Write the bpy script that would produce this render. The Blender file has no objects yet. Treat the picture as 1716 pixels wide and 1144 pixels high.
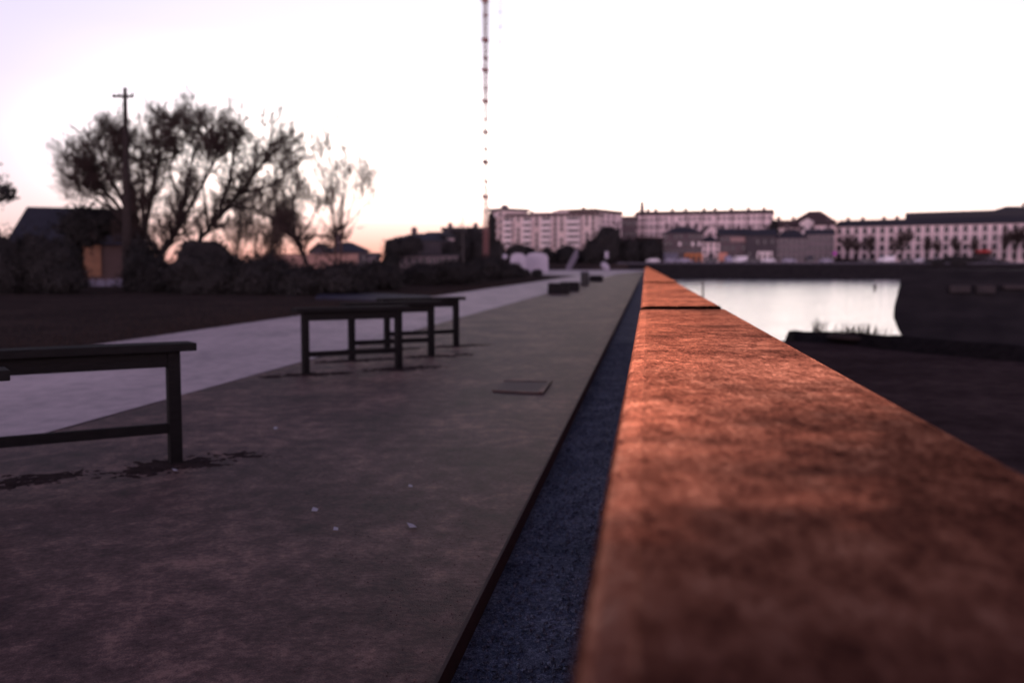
import bpy, math, random
from mathutils import Vector, Matrix, noise
random.seed(7)
R = math.radians
scn = bpy.context.scene
COL = scn.collection

# ------------------------------------------------------------------ camera
F, CX, CY, HOR, EYE = 1668.0, 858.0, 572.0, 445.5, 1.2
TH = math.atan((CY - HOR) / F)
cd = bpy.data.cameras.new('camera'); cam = bpy.data.objects.new('camera', cd); COL.objects.link(cam)
cam.location = (0, 0, EYE); cam.rotation_euler = (R(90) - TH, 0, 0)
cd.sensor_width = 36; cd.lens = F * 36 / 1716; cd.clip_start = .02; cd.clip_end = 9000
cd.dof.use_dof = True; cd.dof.focus_distance = 3.15; cd.dof.aperture_fstop = 2.15; cd.dof.aperture_blades = 7
scn.camera = cam
FW = Vector((0, math.cos(TH), -math.sin(TH))); UP = Vector((0, math.sin(TH), math.cos(TH)))
def ray(u, v): return Vector((1, 0, 0)) * (u - CX) + FW * F - UP * (v - CY)
def G(u, v, z=0.0):
    d = ray(u, v); t = (z - EYE) / d.z
    return Vector((d.x * t, d.y * t, z))
def P(u, v, Y):
    d = ray(u, v); t = Y / d.y
    return Vector((d.x * t, Y, EYE + d.z * t))
def zof(v, Y): return P(CX, v, Y).z
def xof(u, Y): return P(u, HOR, Y).x

# ------------------------------------------------------------------ materials
def mat(name, c1, c2=None, scale=8.0, rough=.8, bump=0.0, bscale=None, detail=6, stretch=(1, 1, 1), metal=0.0, spec=.5, lo=.35, hi=.65):
    m = bpy.data.materials.new(name); m.use_nodes = True
    nt = m.node_tree; b = nt.nodes['Principled BSDF']
    b.inputs['Roughness'].default_value = rough; b.inputs['Metallic'].default_value = metal
    b.inputs['Specular IOR Level'].default_value = spec
    tc = nt.nodes.new('ShaderNodeTexCoord'); mp = nt.nodes.new('ShaderNodeMapping')
    mp.inputs['Scale'].default_value = stretch
    nt.links.new(tc.outputs['Object'], mp.inputs['Vector'])
    if c2 is None: c2 = tuple(x * .7 for x in c1)
    n = nt.nodes.new('ShaderNodeTexNoise'); n.inputs['Scale'].default_value = scale; n.inputs['Detail'].default_value = detail
    nt.links.new(mp.outputs[0], n.inputs['Vector'])
    cr = nt.nodes.new('ShaderNodeValToRGB')
    cr.color_ramp.elements[0].position = lo; cr.color_ramp.elements[1].position = hi
    cr.color_ramp.elements[0].color = (*c2, 1); cr.color_ramp.elements[1].color = (*c1, 1)
    nt.links.new(n.outputs[0], cr.inputs[0]); nt.links.new(cr.outputs[0], b.inputs['Base Color'])
    if bump:
        n2 = nt.nodes.new('ShaderNodeTexNoise'); n2.inputs['Scale'].default_value = bscale or scale * 4; n2.inputs['Detail'].default_value = 4
        nt.links.new(mp.outputs[0], n2.inputs['Vector'])
        bp = nt.nodes.new('ShaderNodeBump'); bp.inputs['Strength'].default_value = bump; bp.inputs['Distance'].default_value = .02
        nt.links.new(n2.outputs[0], bp.inputs['Height']); nt.links.new(bp.outputs[0], b.inputs['Normal'])
    return m

def mixnoise(nt, vec, layers):
    """weighted sum of noises -> value socket"""
    out = None
    for sc, w, det, st in layers:
        mp = nt.nodes.new('ShaderNodeMapping'); mp.inputs['Scale'].default_value = st
        nt.links.new(vec, mp.inputs['Vector'])
        n = nt.nodes.new('ShaderNodeTexNoise'); n.inputs['Scale'].default_value = sc; n.inputs['Detail'].default_value = det
        nt.links.new(mp.outputs[0], n.inputs['Vector'])
        a = nt.nodes.new('ShaderNodeMath'); a.operation = 'MULTIPLY_ADD'
        nt.links.new(n.outputs[0], a.inputs[0]); a.inputs[1].default_value = w
        if out is None: a.inputs[2].default_value = 0
        else: nt.links.new(out, a.inputs[2])
        out = a.outputs[0]
    return out
def ramp(nt, val, stops):
    cr = nt.nodes.new('ShaderNodeValToRGB'); e = cr.color_ramp.elements
    while len(e) > 1: e.remove(e[0])
    e[0].position = stops[0][0]; e[0].color = (*stops[0][1], 1)
    for p, c in stops[1:]:
        k = e.new(p); k.color = (*c, 1)
    nt.links.new(val, cr.inputs[0]); return cr.outputs[0]

def layered(name, layers, stops, rough=.8, rough_hi=None, bump=.0, bl=None, metal=0.0, spec=.5, bdist=.02, tint=None):
    m = bpy.data.materials.new(name); m.use_nodes = True
    nt = m.node_tree; b = nt.nodes['Principled BSDF']
    b.inputs['Metallic'].default_value = metal; b.inputs['Roughness'].default_value = rough
    b.inputs['Specular IOR Level'].default_value = spec
    if tint: b.inputs['Specular Tint'].default_value = (*tint, 1)
    tc = nt.nodes.new('ShaderNodeTexCoord'); vec = tc.outputs['Object']
    v = mixnoise(nt, vec, layers)
    nt.links.new(ramp(nt, v, stops), b.inputs['Base Color'])
    if rough_hi is not None:
        mr = nt.nodes.new('ShaderNodeMapRange'); mr.inputs[1].default_value = .35; mr.inputs[2].default_value = .65
        mr.inputs[3].default_value = rough_hi; mr.inputs[4].default_value = rough
        nt.links.new(v, mr.inputs[0]); nt.links.new(mr.outputs[0], b.inputs['Roughness'])
    if bump:
        h = mixnoise(nt, vec, bl or layers)
        bp = nt.nodes.new('ShaderNodeBump'); bp.inputs['Strength'].default_value = bump; bp.inputs['Distance'].default_value = bdist
        nt.links.new(h, bp.inputs['Height']); nt.links.new(bp.outputs[0], b.inputs['Normal'])
    return m

I3 = (1, 1, 1)
M = {}
def rust_mat(name='corten_rust', gain=1.0, sat=1.0):
    m = bpy.data.materials.new(name); m.use_nodes = True; nt = m.node_tree
    nt.nodes.remove(nt.nodes['Principled BSDF']); out = nt.nodes['Material Output']
    tc = nt.nodes.new('ShaderNodeTexCoord'); vec = tc.outputs['Object']
    v = mixnoise(nt, vec, [(620, .38, 2, (1, .45, 1)), (150, .27, 3, (1, .40, 1)), (24, .20, 5, (.9, .45, 1)), (4.5, .15, 4, (.6, .6, 1))])
    col = ramp(nt, v, [(p_, tuple(min(.95, c_ * gain) for c_ in cc)) for p_, cc in ((.39, (.055, .022, .019)), (.45, (.17, .052, .036)), (.50, (.35, .108, .066)), (.555, (.56, .195, .122)), (.63, (.85, .38, .26)))])
    # foreground light fall-off painted into the rust as dark blotches, strongest near the camera
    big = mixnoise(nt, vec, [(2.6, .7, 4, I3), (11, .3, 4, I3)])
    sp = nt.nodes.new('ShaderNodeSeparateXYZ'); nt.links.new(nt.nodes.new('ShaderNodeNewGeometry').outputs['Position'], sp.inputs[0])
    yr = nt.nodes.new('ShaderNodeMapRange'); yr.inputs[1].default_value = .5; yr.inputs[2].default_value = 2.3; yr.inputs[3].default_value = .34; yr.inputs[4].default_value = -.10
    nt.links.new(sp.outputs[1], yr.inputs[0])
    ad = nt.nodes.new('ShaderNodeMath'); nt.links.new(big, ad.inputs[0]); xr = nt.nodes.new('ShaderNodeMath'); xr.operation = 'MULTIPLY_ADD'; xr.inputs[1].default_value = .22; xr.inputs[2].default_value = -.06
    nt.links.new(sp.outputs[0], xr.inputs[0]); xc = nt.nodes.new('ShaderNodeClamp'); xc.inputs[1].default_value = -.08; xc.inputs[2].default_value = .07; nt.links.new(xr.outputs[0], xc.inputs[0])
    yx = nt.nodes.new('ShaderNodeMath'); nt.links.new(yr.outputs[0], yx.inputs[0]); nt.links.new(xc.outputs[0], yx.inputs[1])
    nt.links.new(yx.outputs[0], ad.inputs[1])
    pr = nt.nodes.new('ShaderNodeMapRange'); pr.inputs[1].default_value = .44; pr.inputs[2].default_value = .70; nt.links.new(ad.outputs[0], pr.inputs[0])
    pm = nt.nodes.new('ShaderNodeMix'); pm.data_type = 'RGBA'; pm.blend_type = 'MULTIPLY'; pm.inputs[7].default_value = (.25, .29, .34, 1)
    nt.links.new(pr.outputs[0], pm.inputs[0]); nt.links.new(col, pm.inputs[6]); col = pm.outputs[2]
    gl = nt.nodes.new('ShaderNodeBsdfAnisotropic'); df = nt.nodes.new('ShaderNodeBsdfDiffuse'); mx = nt.nodes.new('ShaderNodeMixShader')
    mr = nt.nodes.new('ShaderNodeMapRange'); mr.inputs[1].default_value = .42; mr.inputs[2].default_value = .60; mr.inputs[3].default_value = .34; mr.inputs[4].default_value = .26
    nt.links.new(v, mr.inputs[0]); nt.links.new(mr.outputs[0], gl.inputs['Roughness'])
    h = mixnoise(nt, vec, [(420, .6, 2, I3), (90, .4, 3, I3)])
    bp = nt.nodes.new('ShaderNodeBump'); bp.inputs['Strength'].default_value = .07; bp.inputs['Distance'].default_value = .003; nt.links.new(h, bp.inputs['Height'])
    for n in (gl, df): nt.links.new(bp.outputs[0], n.inputs['Normal']); nt.links.new(col, n.inputs['Color'])
    hs = nt.nodes.new('ShaderNodeHueSaturation'); hs.inputs['Saturation'].default_value = .6; hs.inputs['Value'].default_value = .22; nt.links.new(col, hs.inputs['Color']); nt.links.new(hs.outputs[0], df.inputs['Color'])
    mx.inputs[0].default_value = .84
    nt.links.new(df.outputs[0], mx.inputs[1]); nt.links.new(gl.outputs[0], mx.inputs[2]); nt.links.new(mx.outputs[0], out.inputs['Surface'])
    return m
M['rust'] = rust_mat(); M['worn_highlight'] = rust_mat('worn_steel_and_highlight', 1.3)
M['gravel'] = layered('sandy_gravel', [(170, .22, 3, I3), (40, .20, 4, I3), (8, .28, 5, (1, .8, 1)), (1.3, .30, 4, (1, .7, 1))],
    [(.40, (.030, .0155, .0165)), (.47, (.068, .0355, .0355)), (.53, (.125, .072, .066)), (.60, (.27, .162, .135))],
    rough=.62, bump=.45, bl=[(160, .4, 3, I3), (26, .6, 5, I3)], bdist=.012, spec=.1)
M['slate'] = layered('slate_chippings', [(220, .5, 3, I3), (40, .3, 4, I3), (4, .2, 3, I3)],
    [(.38, (.028, .042, .062)), (.5, (.080, .110, .155)), (.62, (.22, .28, .36))], rough=.9, bump=.9, bl=[(220, .5, 2, I3), (60, .5, 3, I3)], bdist=.015, spec=.05)
M['path'] = layered('pale_concrete', [(60, .2, 4, I3), (6, .35, 6, (1, .7, 1)), (.9, .45, 5, (1, .35, 1))],
    [(.38, (.31, .26, .27)), (.5, (.47, .39, .395)), (.61, (.60, .50, .50))], rough=.7, bump=.2, bl=[(80, 1, 3, I3)], bdist=.004, spec=.35)
M['lawn'] = layered('dark_lawn', [(30, .3, 5, I3), (3, .4, 5, I3), (.4, .3, 3, I3)],
    [(.36, (.034, .028, .026)), (.5, (.050, .040, .036)), (.66, (.092, .066, .058))], rough=1, bump=1, bl=[(30, 1, 5, I3)], bdist=.05, spec=.0)
M['earth'] = layered('dark_earth', [(40, .3, 5, I3), (4, .4, 5, I3), (.6, .3, 3, I3)],
    [(.36, (.034, .024, .023)), (.5, (.060, .043, .041)), (.66, (.105, .075, .068))], rough=1, bump=.6, bl=[(40, 1, 5, I3)], bdist=.02, spec=.0)
M['bank'] = mat('bank_soil', (.018, .0155, .0155), (.011, .010, .010), 6, 1, .8, spec=.05)
M['wood'] = mat('dark_wood', (.017, .016, .0165), (.0125, .012, .0125), 12, .75, .3, 60, stretch=(1, 1, 6), spec=.05)
M['stone'] = mat('dark_stone', (.022, .021, .022), (.015, .0145, .016), 3, .9, .5, spec=.05)
M['quay'] = mat('quay_stone', (.024, .022, .025), (.014, .0135, .016), .6, .95, .5, 2.0, stretch=(1, 1, 3), spec=.1)
M['bark'] = mat('bark', (.045, .036, .034), (.026, .022, .022), 10, .95, .5, spec=.1)
M['twig'] = mat('twig', (.06, .042, .038), (.035, .026, .025), 10, .95, spec=.1)
M['birch'] = mat('pale_bark', (.16, .10, .085), (.10, .065, .055), 10, .9, spec=.1)
M['leaf'] = mat('evergreen_leaf', (.040, .038, .038), (.028, .028, .028), .8, .9, spec=.05)
M['core'] = mat('shrub_inside', (.034, .032, .033), (.026, .025, .026), 2, 1, spec=.0)
M['grass'] = mat('dry_grass', (.05, .035, .03), (.035, .025, .022), 3, .9, spec=.1)
M['turf'] = mat('short_turf', (.052, .040, .037), (.036, .028, .026), 9, 1, spec=.0)
M['iron'] = mat('dark_iron', (.06, .05, .05), (.04, .035, .035), 8, .6, metal=.3)
M['mast'] = mat('mast_steel', (.30, .13, .12), (.20, .10, .10), .1, .6, metal=.2)
M['black'] = mat('black_paint', (.025, .025, .027), (.018, .018, .02), 8, .6)
M['white'] = mat('white_cloth', (.44, .42, .49), (.38, .36, .43), 3, .7)
M['paper'] = mat('white_paper', (.5, .5, .55), (.4, .4, .45), 30, .7)
M['glass'] = mat('dark_glass', (.035, .03, .04), (.025, .022, .03), 2, .25)
M['slateroof'] = mat('slate_roof', (.026, .026, .034), (.018, .018, .025), 1.2, .7, .4, 8)
M['blueroof'] = mat('blue_slate_roof', (.024, .025, .037), (.015, .016, .024), 1.2, .6, .4, 8)
M['tileroof'] = mat('brown_roof', (.075, .045, .042), (.05, .032, .031), 1.0, .85, .4, 6)
M['pink'] = mat('pale_render', (.80, .645, .645), (.70, .56, .57), .5, .9)
M['cream'] = mat('cream_render', (.74, .605, .58), (.64, .52, .505), .4, .9)
M['balc'] = mat('balcony_white', (.85, .74, .74), (.78, .67, .67), .8, .8)
M['grey'] = mat('grey_render', (.21, .172, .185), (.165, .135, .15), .6, .9)
M['brown'] = mat('brown_render', (.12, .09, .098), (.09, .068, .078), .6, .9)
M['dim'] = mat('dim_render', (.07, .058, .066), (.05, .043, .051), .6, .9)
M['orange'] = mat('orange_paint', (.55, .19, .06), (.42, .14, .05), 2, .7)
M['salmon'] = mat('salmon_paint', (.66, .28, .20), (.55, .23, .17), 2, .7)
M['planks'] = mat('brown_planks', (.11, .07, .065), (.08, .05, .048), 3, .8, stretch=(.3, 1, 10))
M['tan'] = mat('tan_wall', (.36, .22, .18), (.28, .17, .14), .8, .9)
M['red'] = mat('red_canvas', (.6, .07, .06), (.5, .05, .05), 2, .8)
M['magenta'] = mat('magenta_sign', (.38, .03, .36), (.33, .02, .31), 2, .5)
M['carwhite'] = mat('car_white', (.75, .72, .78), (.70, .67, .73), 2, .3)
M['carblue'] = mat('car_lilac_grey', (.30, .29, .40), (.27, .26, .36), 2, .3)
M['cardark'] = mat('car_dark', (.05, .05, .06), (.04, .04, .05), 2, .3)
M['tyre'] = mat('tyre', (.02, .02, .02), (.015, .015, .015), 5, .9)

# river
def water_mat():
    m = bpy.data.materials.new('river_water'); m.use_nodes = True; nt = m.node_tree; b = nt.nodes['Principled BSDF']
    b.inputs['Base Color'].default_value = (.05, .045, .05, 1); b.inputs['Roughness'].default_value = .19
    b.inputs['IOR'].default_value = 1.8; b.inputs['Specular IOR Level'].default_value = .8
    tc = nt.nodes.new('ShaderNodeTexCoord')
    h = mixnoise(nt, tc.outputs['Object'], [(.35, .8, 3, (.22, 1.0, 1)), (1.6, .2, 4, (.35, 1.2, 1))])
    bp = nt.nodes.new('ShaderNodeBump'); bp.inputs['Strength'].default_value = .42; bp.inputs['Distance'].default_value = .4
    nt.links.new(h, bp.inputs['Height']); nt.links.new(bp.outputs[0], b.inputs['Normal'])
    return m
M['water'] = water_mat()

# ------------------------------------------------------------------ mesh helpers
class MB:
    def __init__(s): s.v = []; s.f = []
    def add(s, vs, fs):
        o = len(s.v); s.v += [Vector(x) for x in vs]; s.f += [tuple(i + o for i in f) for f in fs]; return s
    def hexa(s, b, t):
        """bottom ring and top ring of 4 points each"""
        return s.add(list(b) + list(t), [(3, 2, 1, 0), (4, 5, 6, 7), (0, 1, 5, 4), (1, 2, 6, 5), (2, 3, 7, 6), (3, 0, 4, 7)])
    def box(s, c, size, ax=Vector((1, 0, 0)), bev=0):
        c = Vector(c); ax = Vector((ax.x, ax.y, 0)).normalized(); ay = Vector((-ax.y, ax.x, 0)); az = Vector((0, 0, 1))
        hx, hy, hz = size[0] / 2, size[1] / 2, size[2] / 2
        q = lambda x, y, z: c + ax * x + ay * y + az * z
        if not bev:
            return s.hexa([q(-hx, -hy, -hz), q(hx, -hy, -hz), q(hx, hy, -hz), q(-hx, hy, -hz)], [q(-hx, -hy, hz), q(hx, -hy, hz), q(hx, hy, hz), q(-hx, hy, hz)])
        import bmesh
        bm = bmesh.new(); vs = [bm.verts.new((x * hx, y * hy, z * hz)) for z in (-1, 1) for x, y in ((-1, -1), (1, -1), (1, 1), (-1, 1))]
        for f in ((3, 2, 1, 0), (4, 5, 6, 7), (0, 1, 5, 4), (1, 2, 6, 5), (2, 3, 7, 6), (3, 0, 4, 7)): bm.faces.new([vs[i] for i in f])
        bmesh.ops.bevel(bm, geom=bm.edges[:], offset=bev, segments=2, affect='EDGES', profile=.5)
        bm.verts.index_update()
        s.add([q(*v.co) for v in bm.verts], [[v.index for v in f.verts] for f in bm.faces]); bm.free(); return s
    def tube(s, pts, rad, n=6, cap=True):
        o = len(s.v); k = len(pts)
        for i, p in enumerate(pts):
            d = (pts[min(i + 1, k - 1)] - pts[max(i - 1, 0)]).normalized()
            a = d.cross(Vector((0, 0, 1)) if abs(d.z) < .9 else Vector((1, 0, 0))).normalized(); b = d.cross(a)
            r = rad[i] if hasattr(rad, '__len__') else rad
            for j in range(n):
                t = 2 * math.pi * j / n; s.v.append(p + (a * math.cos(t) + b * math.sin(t)) * r)
        for i in range(k - 1):
            for j in range(n):
                s.f.append((o + i * n + j, o + i * n + (j + 1) % n, o + (i + 1) * n + (j + 1) % n, o + (i + 1) * n + j))
        if cap:
            s.f.append(tuple(o + j for j in reversed(range(n)))); s.f.append(tuple(o + (k - 1) * n + j for j in range(n)))
        return s
    def lathe(s, c, prof, n=16):
        o = len(s.v); c = Vector(c)
        for r, z in prof:
            for j in range(n):
                t = 2 * math.pi * j / n; s.v.append(c + Vector((r * math.cos(t), r * math.sin(t), z)))
        for i in range(len(prof) - 1):
            for j in range(n):
                s.f.append((o + i * n + j, o + i * n + (j + 1) % n, o + (i + 1) * n + (j + 1) % n, o + (i + 1) * n + j))
        s.f.append(tuple(o + j for j in reversed(range(n)))); s.f.append(tuple(o + (len(prof) - 1) * n + j for j in range(n)))
        return s
    def build(s, name, m, parent=None, smooth=False, origin=None):
        me = bpy.data.meshes.new(name)
        off = parent_loc(parent) if parent is not None else (Vector(origin) if origin is not None else Vector((0, 0, 0)))
        me.from_pydata([v - off for v in s.v], [], s.f); me.materials.append(m)
        if smooth: me.shade_smooth()
        o = bpy.data.objects.new(name, me); COL.objects.link(o)
        if parent is not None: o.parent = parent
        elif origin is not None: o.location = off
        return o
def parent_loc(o):
    l = Vector((0, 0, 0))
    while o is not None: l = l + o.location; o = o.parent
    return l
def tag(o, label=None, cat=None, group=None, kind=None):
    if label: o['label'] = label
    if cat: o['category'] = cat
    if group: o['group'] = group
    if kind: o['kind'] = kind
    return o
def thing(name, label, cat, loc, group=None):
    o = bpy.data.objects.new(name, None); o.empty_display_size = .3; COL.objects.link(o); o.location = loc
    return tag(o, label, cat, group)

# ------------------------------------------------------------------ the line of the quay
def vp_dir(u):
    d = ray(u, HOR); return Vector((d.x, d.y, 0)).normalized()
D = vp_dir(1083); N = Vector((D.y, -D.x, 0))
edge0 = G(985, 640)                                 # a point on the steel edging
pn0 = G(279, 668.5); pf0 = G(400, 543)              # near and far side of the path
lat = lambda p: p.dot(N)
L_edge, L_pn, L_pf = lat(edge0), lat(pn0), lat(pf0)
def Q(l, t, z=0): p = N * l + D * t; return Vector((p.x, p.y, z))

def sheet(name, quad, m, label, cat, z=None, nu=1, nv=1, kind='structure', amp=0):
    a, b, c, d = [Vector(p) for p in quad]; mb = MB(); vs = []; fs = []
    for j in range(nv + 1):
        for i in range(nu + 1):
            s_, t_ = i / nu, j / nv
            p = (a * (1 - s_) + b * s_) * (1 - t_) + (d * (1 - s_) + c * s_) * t_
            if amp: p.z += amp * noise.noise(p * .7)
            vs.append(p)
    for j in range(nv):
        for i in range(nu):
            k = j * (nu + 1) + i; fs.append((k, k + 1, k + nu + 2, k + nu + 1))
    return tag(mb.add(vs, fs).build(name, m), label, cat, kind=kind)

sheet('ground', [Q(-1500, -60, -.012), Q(L_edge - .008, -60, -.012), Q(L_edge - .008, 330, -.012), Q(-1500, 330, -.012)], M['lawn'], 'dark lawn left of the pale path', 'lawn')
# gravel walk
sheet('gravel_walk', [Q(L_pn, -20, -.006), Q(L_edge - .008, -20, -.006), Q(L_edge - .008, 290, -.006), Q(L_pn, 290, -.006)], M['gravel'], 'brown gravel walk between the pale path and the steel parapet', 'gravel walk')
# path, with the paved square at its far end
pm = MB()
wedge = G(939, 461.5)
tw = wedge.dot(D)
vs = [Q(L_pf, -20), Q(L_pn, -20), Q(L_pn, 150), Q(L_pn + 4.2, 235), Q(L_pn + 4.2, 300), Q(L_pf - 60, 300), Q(L_pf - 60, tw + 25), Q(L_pf - 10, tw + 16), Q(L_pf, tw - 4)]
pm.add(vs, [tuple(range(len(vs)))])
tag(pm.build('path', M['path']), 'pale concrete path running into the distance past the benches', 'path', kind='structure')
# slate bed
t0, t1 = -2, 210
sheet('gravel_bed', [Q(L_edge + .008, t0, -.07), Q(.3, t0, -.07), Q(.3, t1, -.07), Q(L_edge + .008, t1, -.07)], M['slate'], 'blue grey slate chippings in the strip beside the rusty parapet', 'gravel bed')
mb = MB()
mb.hexa([Q(L_edge - .006, t0, -.12), Q(L_edge + .006, t0, -.12), Q(L_edge + .006, t1, -.12), Q(L_edge - .006, t1, -.12)],
        [Q(L_edge - .006, t0, .005), Q(L_edge + .006, t0, .005), Q(L_edge + .006, t1, .005), Q(L_edge - .006, t1, .005)])
M['edging'] = mat('rusty_edging', (.045, .028, .024), (.028, .018, .016), 20, .9)
tag(mb.build('steel_edging', M['edging'], origin=Q(L_edge, 0)), 'thin rusty steel edging between the gravel walk and the slate chippings', 'edging')

# ------------------------------------------------------------------ parapet of weathering steel
ZT = .95
def line_pts(p, d): return lambda Y: p + d * ((Y - p.y) / d.y)
nl_a, nl_b = G(1034, 700, ZT), G(1071.5, 517.5, ZT)
nr_a, nr_b = G(1716, 790, ZT), G(1216, 517.5, ZT)
near_l = line_pts(nl_b, nl_a - nl_b); near_r = line_pts(nr_b, nr_a - nr_b)
Yj = nl_b.y
ZT2 = ZT + (517.5 - 512.8) / F * Yj * .95
dfar = vp_dir(1081.5)
far_l = line_pts(P(1073.3, 512.6, Yj), dfar); far_r = line_pts(P(1209, 512.8, Yj), dfar)
def parapet(label, l, r, y0, y1, zt, zbr, group, first=False):
    secs = []
    for Y in (y0, y1):
        a, b = l(Y), r(Y); ax = (b - a); ax.z = 0; w = ax.length; ax.normalize()
        prof = [(0, -.25 - 0), (0, zt - .022), (.003, zt - .013), (.008, zt - .007), (.016, zt - .0035), (.042, zt - .0006), (.0432, zt - .0014), (.0444, zt - .0006), (.060, zt),
                (w - .016, zt), (w - .007, zt - .002), (w - .002, zt - .007), (w, zt - .016), (w, zbr)]
        secs.append([Vector((a.x, a.y, 0)) + ax * x + Vector((0, 0, z)) for x, z in prof])
    n = len(secs[0]); mb = MB()
    mb.add(secs[0] + secs[1], [(i, i + 1, n + i + 1, n + i) for i in range(n - 1)] + ([tuple(reversed(range(n)))] if y0 < 0 else []) + [tuple(range(n, 2 * n))])
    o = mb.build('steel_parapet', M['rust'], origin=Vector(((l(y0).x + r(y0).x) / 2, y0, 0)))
    o.data.materials.append(M['worn_highlight'])
    for i_ in (1, 2, 3, 4, 9, 10, 11): o.data.polygons[i_].material_index = 1  # paler colour: wear on the left rim, painted highlight on the right bevel
    return tag(o, label, 'parapet', group)
PG = 'rusty steel parapet sections along the quay'
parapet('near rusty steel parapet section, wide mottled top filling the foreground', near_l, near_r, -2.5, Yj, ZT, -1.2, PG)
y = Yj + .012
labs = ['second rusty steel parapet section, just past the dark joint', 'third rusty steel parapet section, past the fine second joint']
k = 0
while y < 200:
    y1 = y + 8.05
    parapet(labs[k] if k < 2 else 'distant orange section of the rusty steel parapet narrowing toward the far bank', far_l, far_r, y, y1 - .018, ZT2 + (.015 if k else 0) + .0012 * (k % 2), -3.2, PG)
    y = y1; k += 1

# pebbles of the slate bed
mb = MB()
for i in range(9000):
    t = .7 + 16 * random.random() ** 2.2; wl = near_l(t) if t < Yj else far_l(t)
    l = random.uniform(L_edge + .015, lat(wl) - .004); s = random.uniform(.005, .013)
    c = Q(l, t, -.07 + s * random.uniform(0, .5)); rot = Matrix.Rotation(random.random() * 6, 3, Vector((random.random(), random.random(), random.random() + .1)))
    vs = [c + rot @ Vector(p) * s for p in ((1.3, 0, 0), (-1.2, .2, 0), (0, 1, .1), (.1, -1, 0), (0, 0, .6), (0, .1, -.6))]
    mb.add(vs, [(0, 2, 4), (2, 1, 4), (1, 3, 4), (3, 0, 4), (2, 0, 5), (1, 2, 5), (3, 1, 5), (0, 3, 5)])
tag(mb.build('slate_pebbles', M['slate']), 'loose blue grey slate stones in the strip beside the parapet', 'stones', kind='stuff')
# grit of the walk
mb = MB()
for i in range(4000):
    t = 1.6 + 12 * random.random() ** 1.5; l = random.uniform(max(L_pn, -.45 * t - .3), L_edge - .02); s = random.uniform(.001, .0035)
    c = Q(l, t, -.006 + s * .2)
    vs = [c + Vector(p) * s for p in ((1.2, random.uniform(-.3, .3), 0), (-1.1, .2, 0), (0, 1, 0), (.1, -1, 0), (0, 0, .8))]
    mb.add(vs, [(0, 2, 4), (2, 1, 4), (1, 3, 4), (3, 0, 4)])
tag(mb.build('walk_grit', M['gravel']), 'fine brown grit lying loose on the gravel walk', 'grit', kind='stuff')

# ------------------------------------------------------------------ benches
BD = vp_dir(3450); BP = Vector((-BD.y, BD.x, 0))    # long axis of a bench, and across it
HB, SP, OV, PW = .735, 1.15, .12, .074
def bench(foot, label, group):
    """foot = right hand post on the ground"""
    f = Vector((foot.x, foot.y, 0)); c = f - BD * (SP / 2)
    t = thing('bench', label, 'bench', c, group)
    MB().box(c + Vector((0, 0, HB - .024)), (SP + 2 * OV, .20, .048), BD, .005).build('seat', M['wood'], t)
    MB().box(c + Vector((0, 0, HB - .098)), (SP - PW, .05, .096), BD, .004).build('apron', M['wood'], t)
    MB().box(c + Vector((0, 0, .215)), (SP - PW, .045, .06), BD, .004).build('stretcher', M['wood'], t)
    for s in (-1, 1):
        p = c + BD * (s * SP / 2)
        MB().box(p + Vector((0, 0, (HB - .05) / 2 - .02)), (PW, PW, HB - .05 + .04), BD, .004).build('leg', M['wood'], t)
    return t
BG = 'dark wooden benches along the gravel walk'
f1 = G(294, 774)
bench(f1 + Vector((-.335, -1.585, 0)), 'nearest dark wooden bench, only its end poking in at the left edge', BG)
bench(f1, 'large dark wooden bench at the left, in front of the pale path', BG)
bench(G(668, 616.5), 'first dark wooden bench of the far cluster of three, its near legs lowest', BG)
bench(G(722.6, 595.5), 'middle dark wooden bench of the far cluster of three', BG)
bench(G(764.3, 578.5), 'last dark wooden bench of the far cluster of three, its end farthest right', BG)

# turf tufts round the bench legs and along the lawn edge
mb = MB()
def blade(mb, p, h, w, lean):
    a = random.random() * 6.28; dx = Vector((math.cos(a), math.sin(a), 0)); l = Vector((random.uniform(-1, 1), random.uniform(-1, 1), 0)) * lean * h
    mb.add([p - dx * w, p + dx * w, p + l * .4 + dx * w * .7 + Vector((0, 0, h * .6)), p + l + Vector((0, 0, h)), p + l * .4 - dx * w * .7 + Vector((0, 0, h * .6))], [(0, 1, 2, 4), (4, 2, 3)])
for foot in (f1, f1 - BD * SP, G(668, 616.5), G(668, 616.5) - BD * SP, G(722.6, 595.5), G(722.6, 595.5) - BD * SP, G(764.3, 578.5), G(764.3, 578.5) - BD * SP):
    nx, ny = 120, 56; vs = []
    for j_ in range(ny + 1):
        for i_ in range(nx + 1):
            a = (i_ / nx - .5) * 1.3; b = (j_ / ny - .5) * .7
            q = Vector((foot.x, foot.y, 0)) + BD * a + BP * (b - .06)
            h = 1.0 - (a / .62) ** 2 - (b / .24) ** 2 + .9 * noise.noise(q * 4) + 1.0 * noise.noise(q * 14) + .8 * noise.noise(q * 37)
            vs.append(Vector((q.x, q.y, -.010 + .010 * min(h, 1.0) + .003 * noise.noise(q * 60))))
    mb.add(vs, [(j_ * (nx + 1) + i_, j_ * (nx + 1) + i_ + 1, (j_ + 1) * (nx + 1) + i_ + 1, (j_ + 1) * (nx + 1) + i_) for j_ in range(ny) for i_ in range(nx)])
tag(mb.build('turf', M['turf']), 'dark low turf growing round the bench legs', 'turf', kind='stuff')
mb = MB()
for i in range(16000):
    t = 4 + 70 * random.random() ** 1.5; l = L_pf + .04 - abs(random.gauss(0, 1.1)) * (1 if random.random() < .6 else 4)
    blade(mb, Q(l, t, -.012), random.uniform(.03, .10), .008, .6)
tag(mb.build('grass', M['turf']), 'dark grass on the lawn beside the path', 'grass', kind='stuff')

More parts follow.
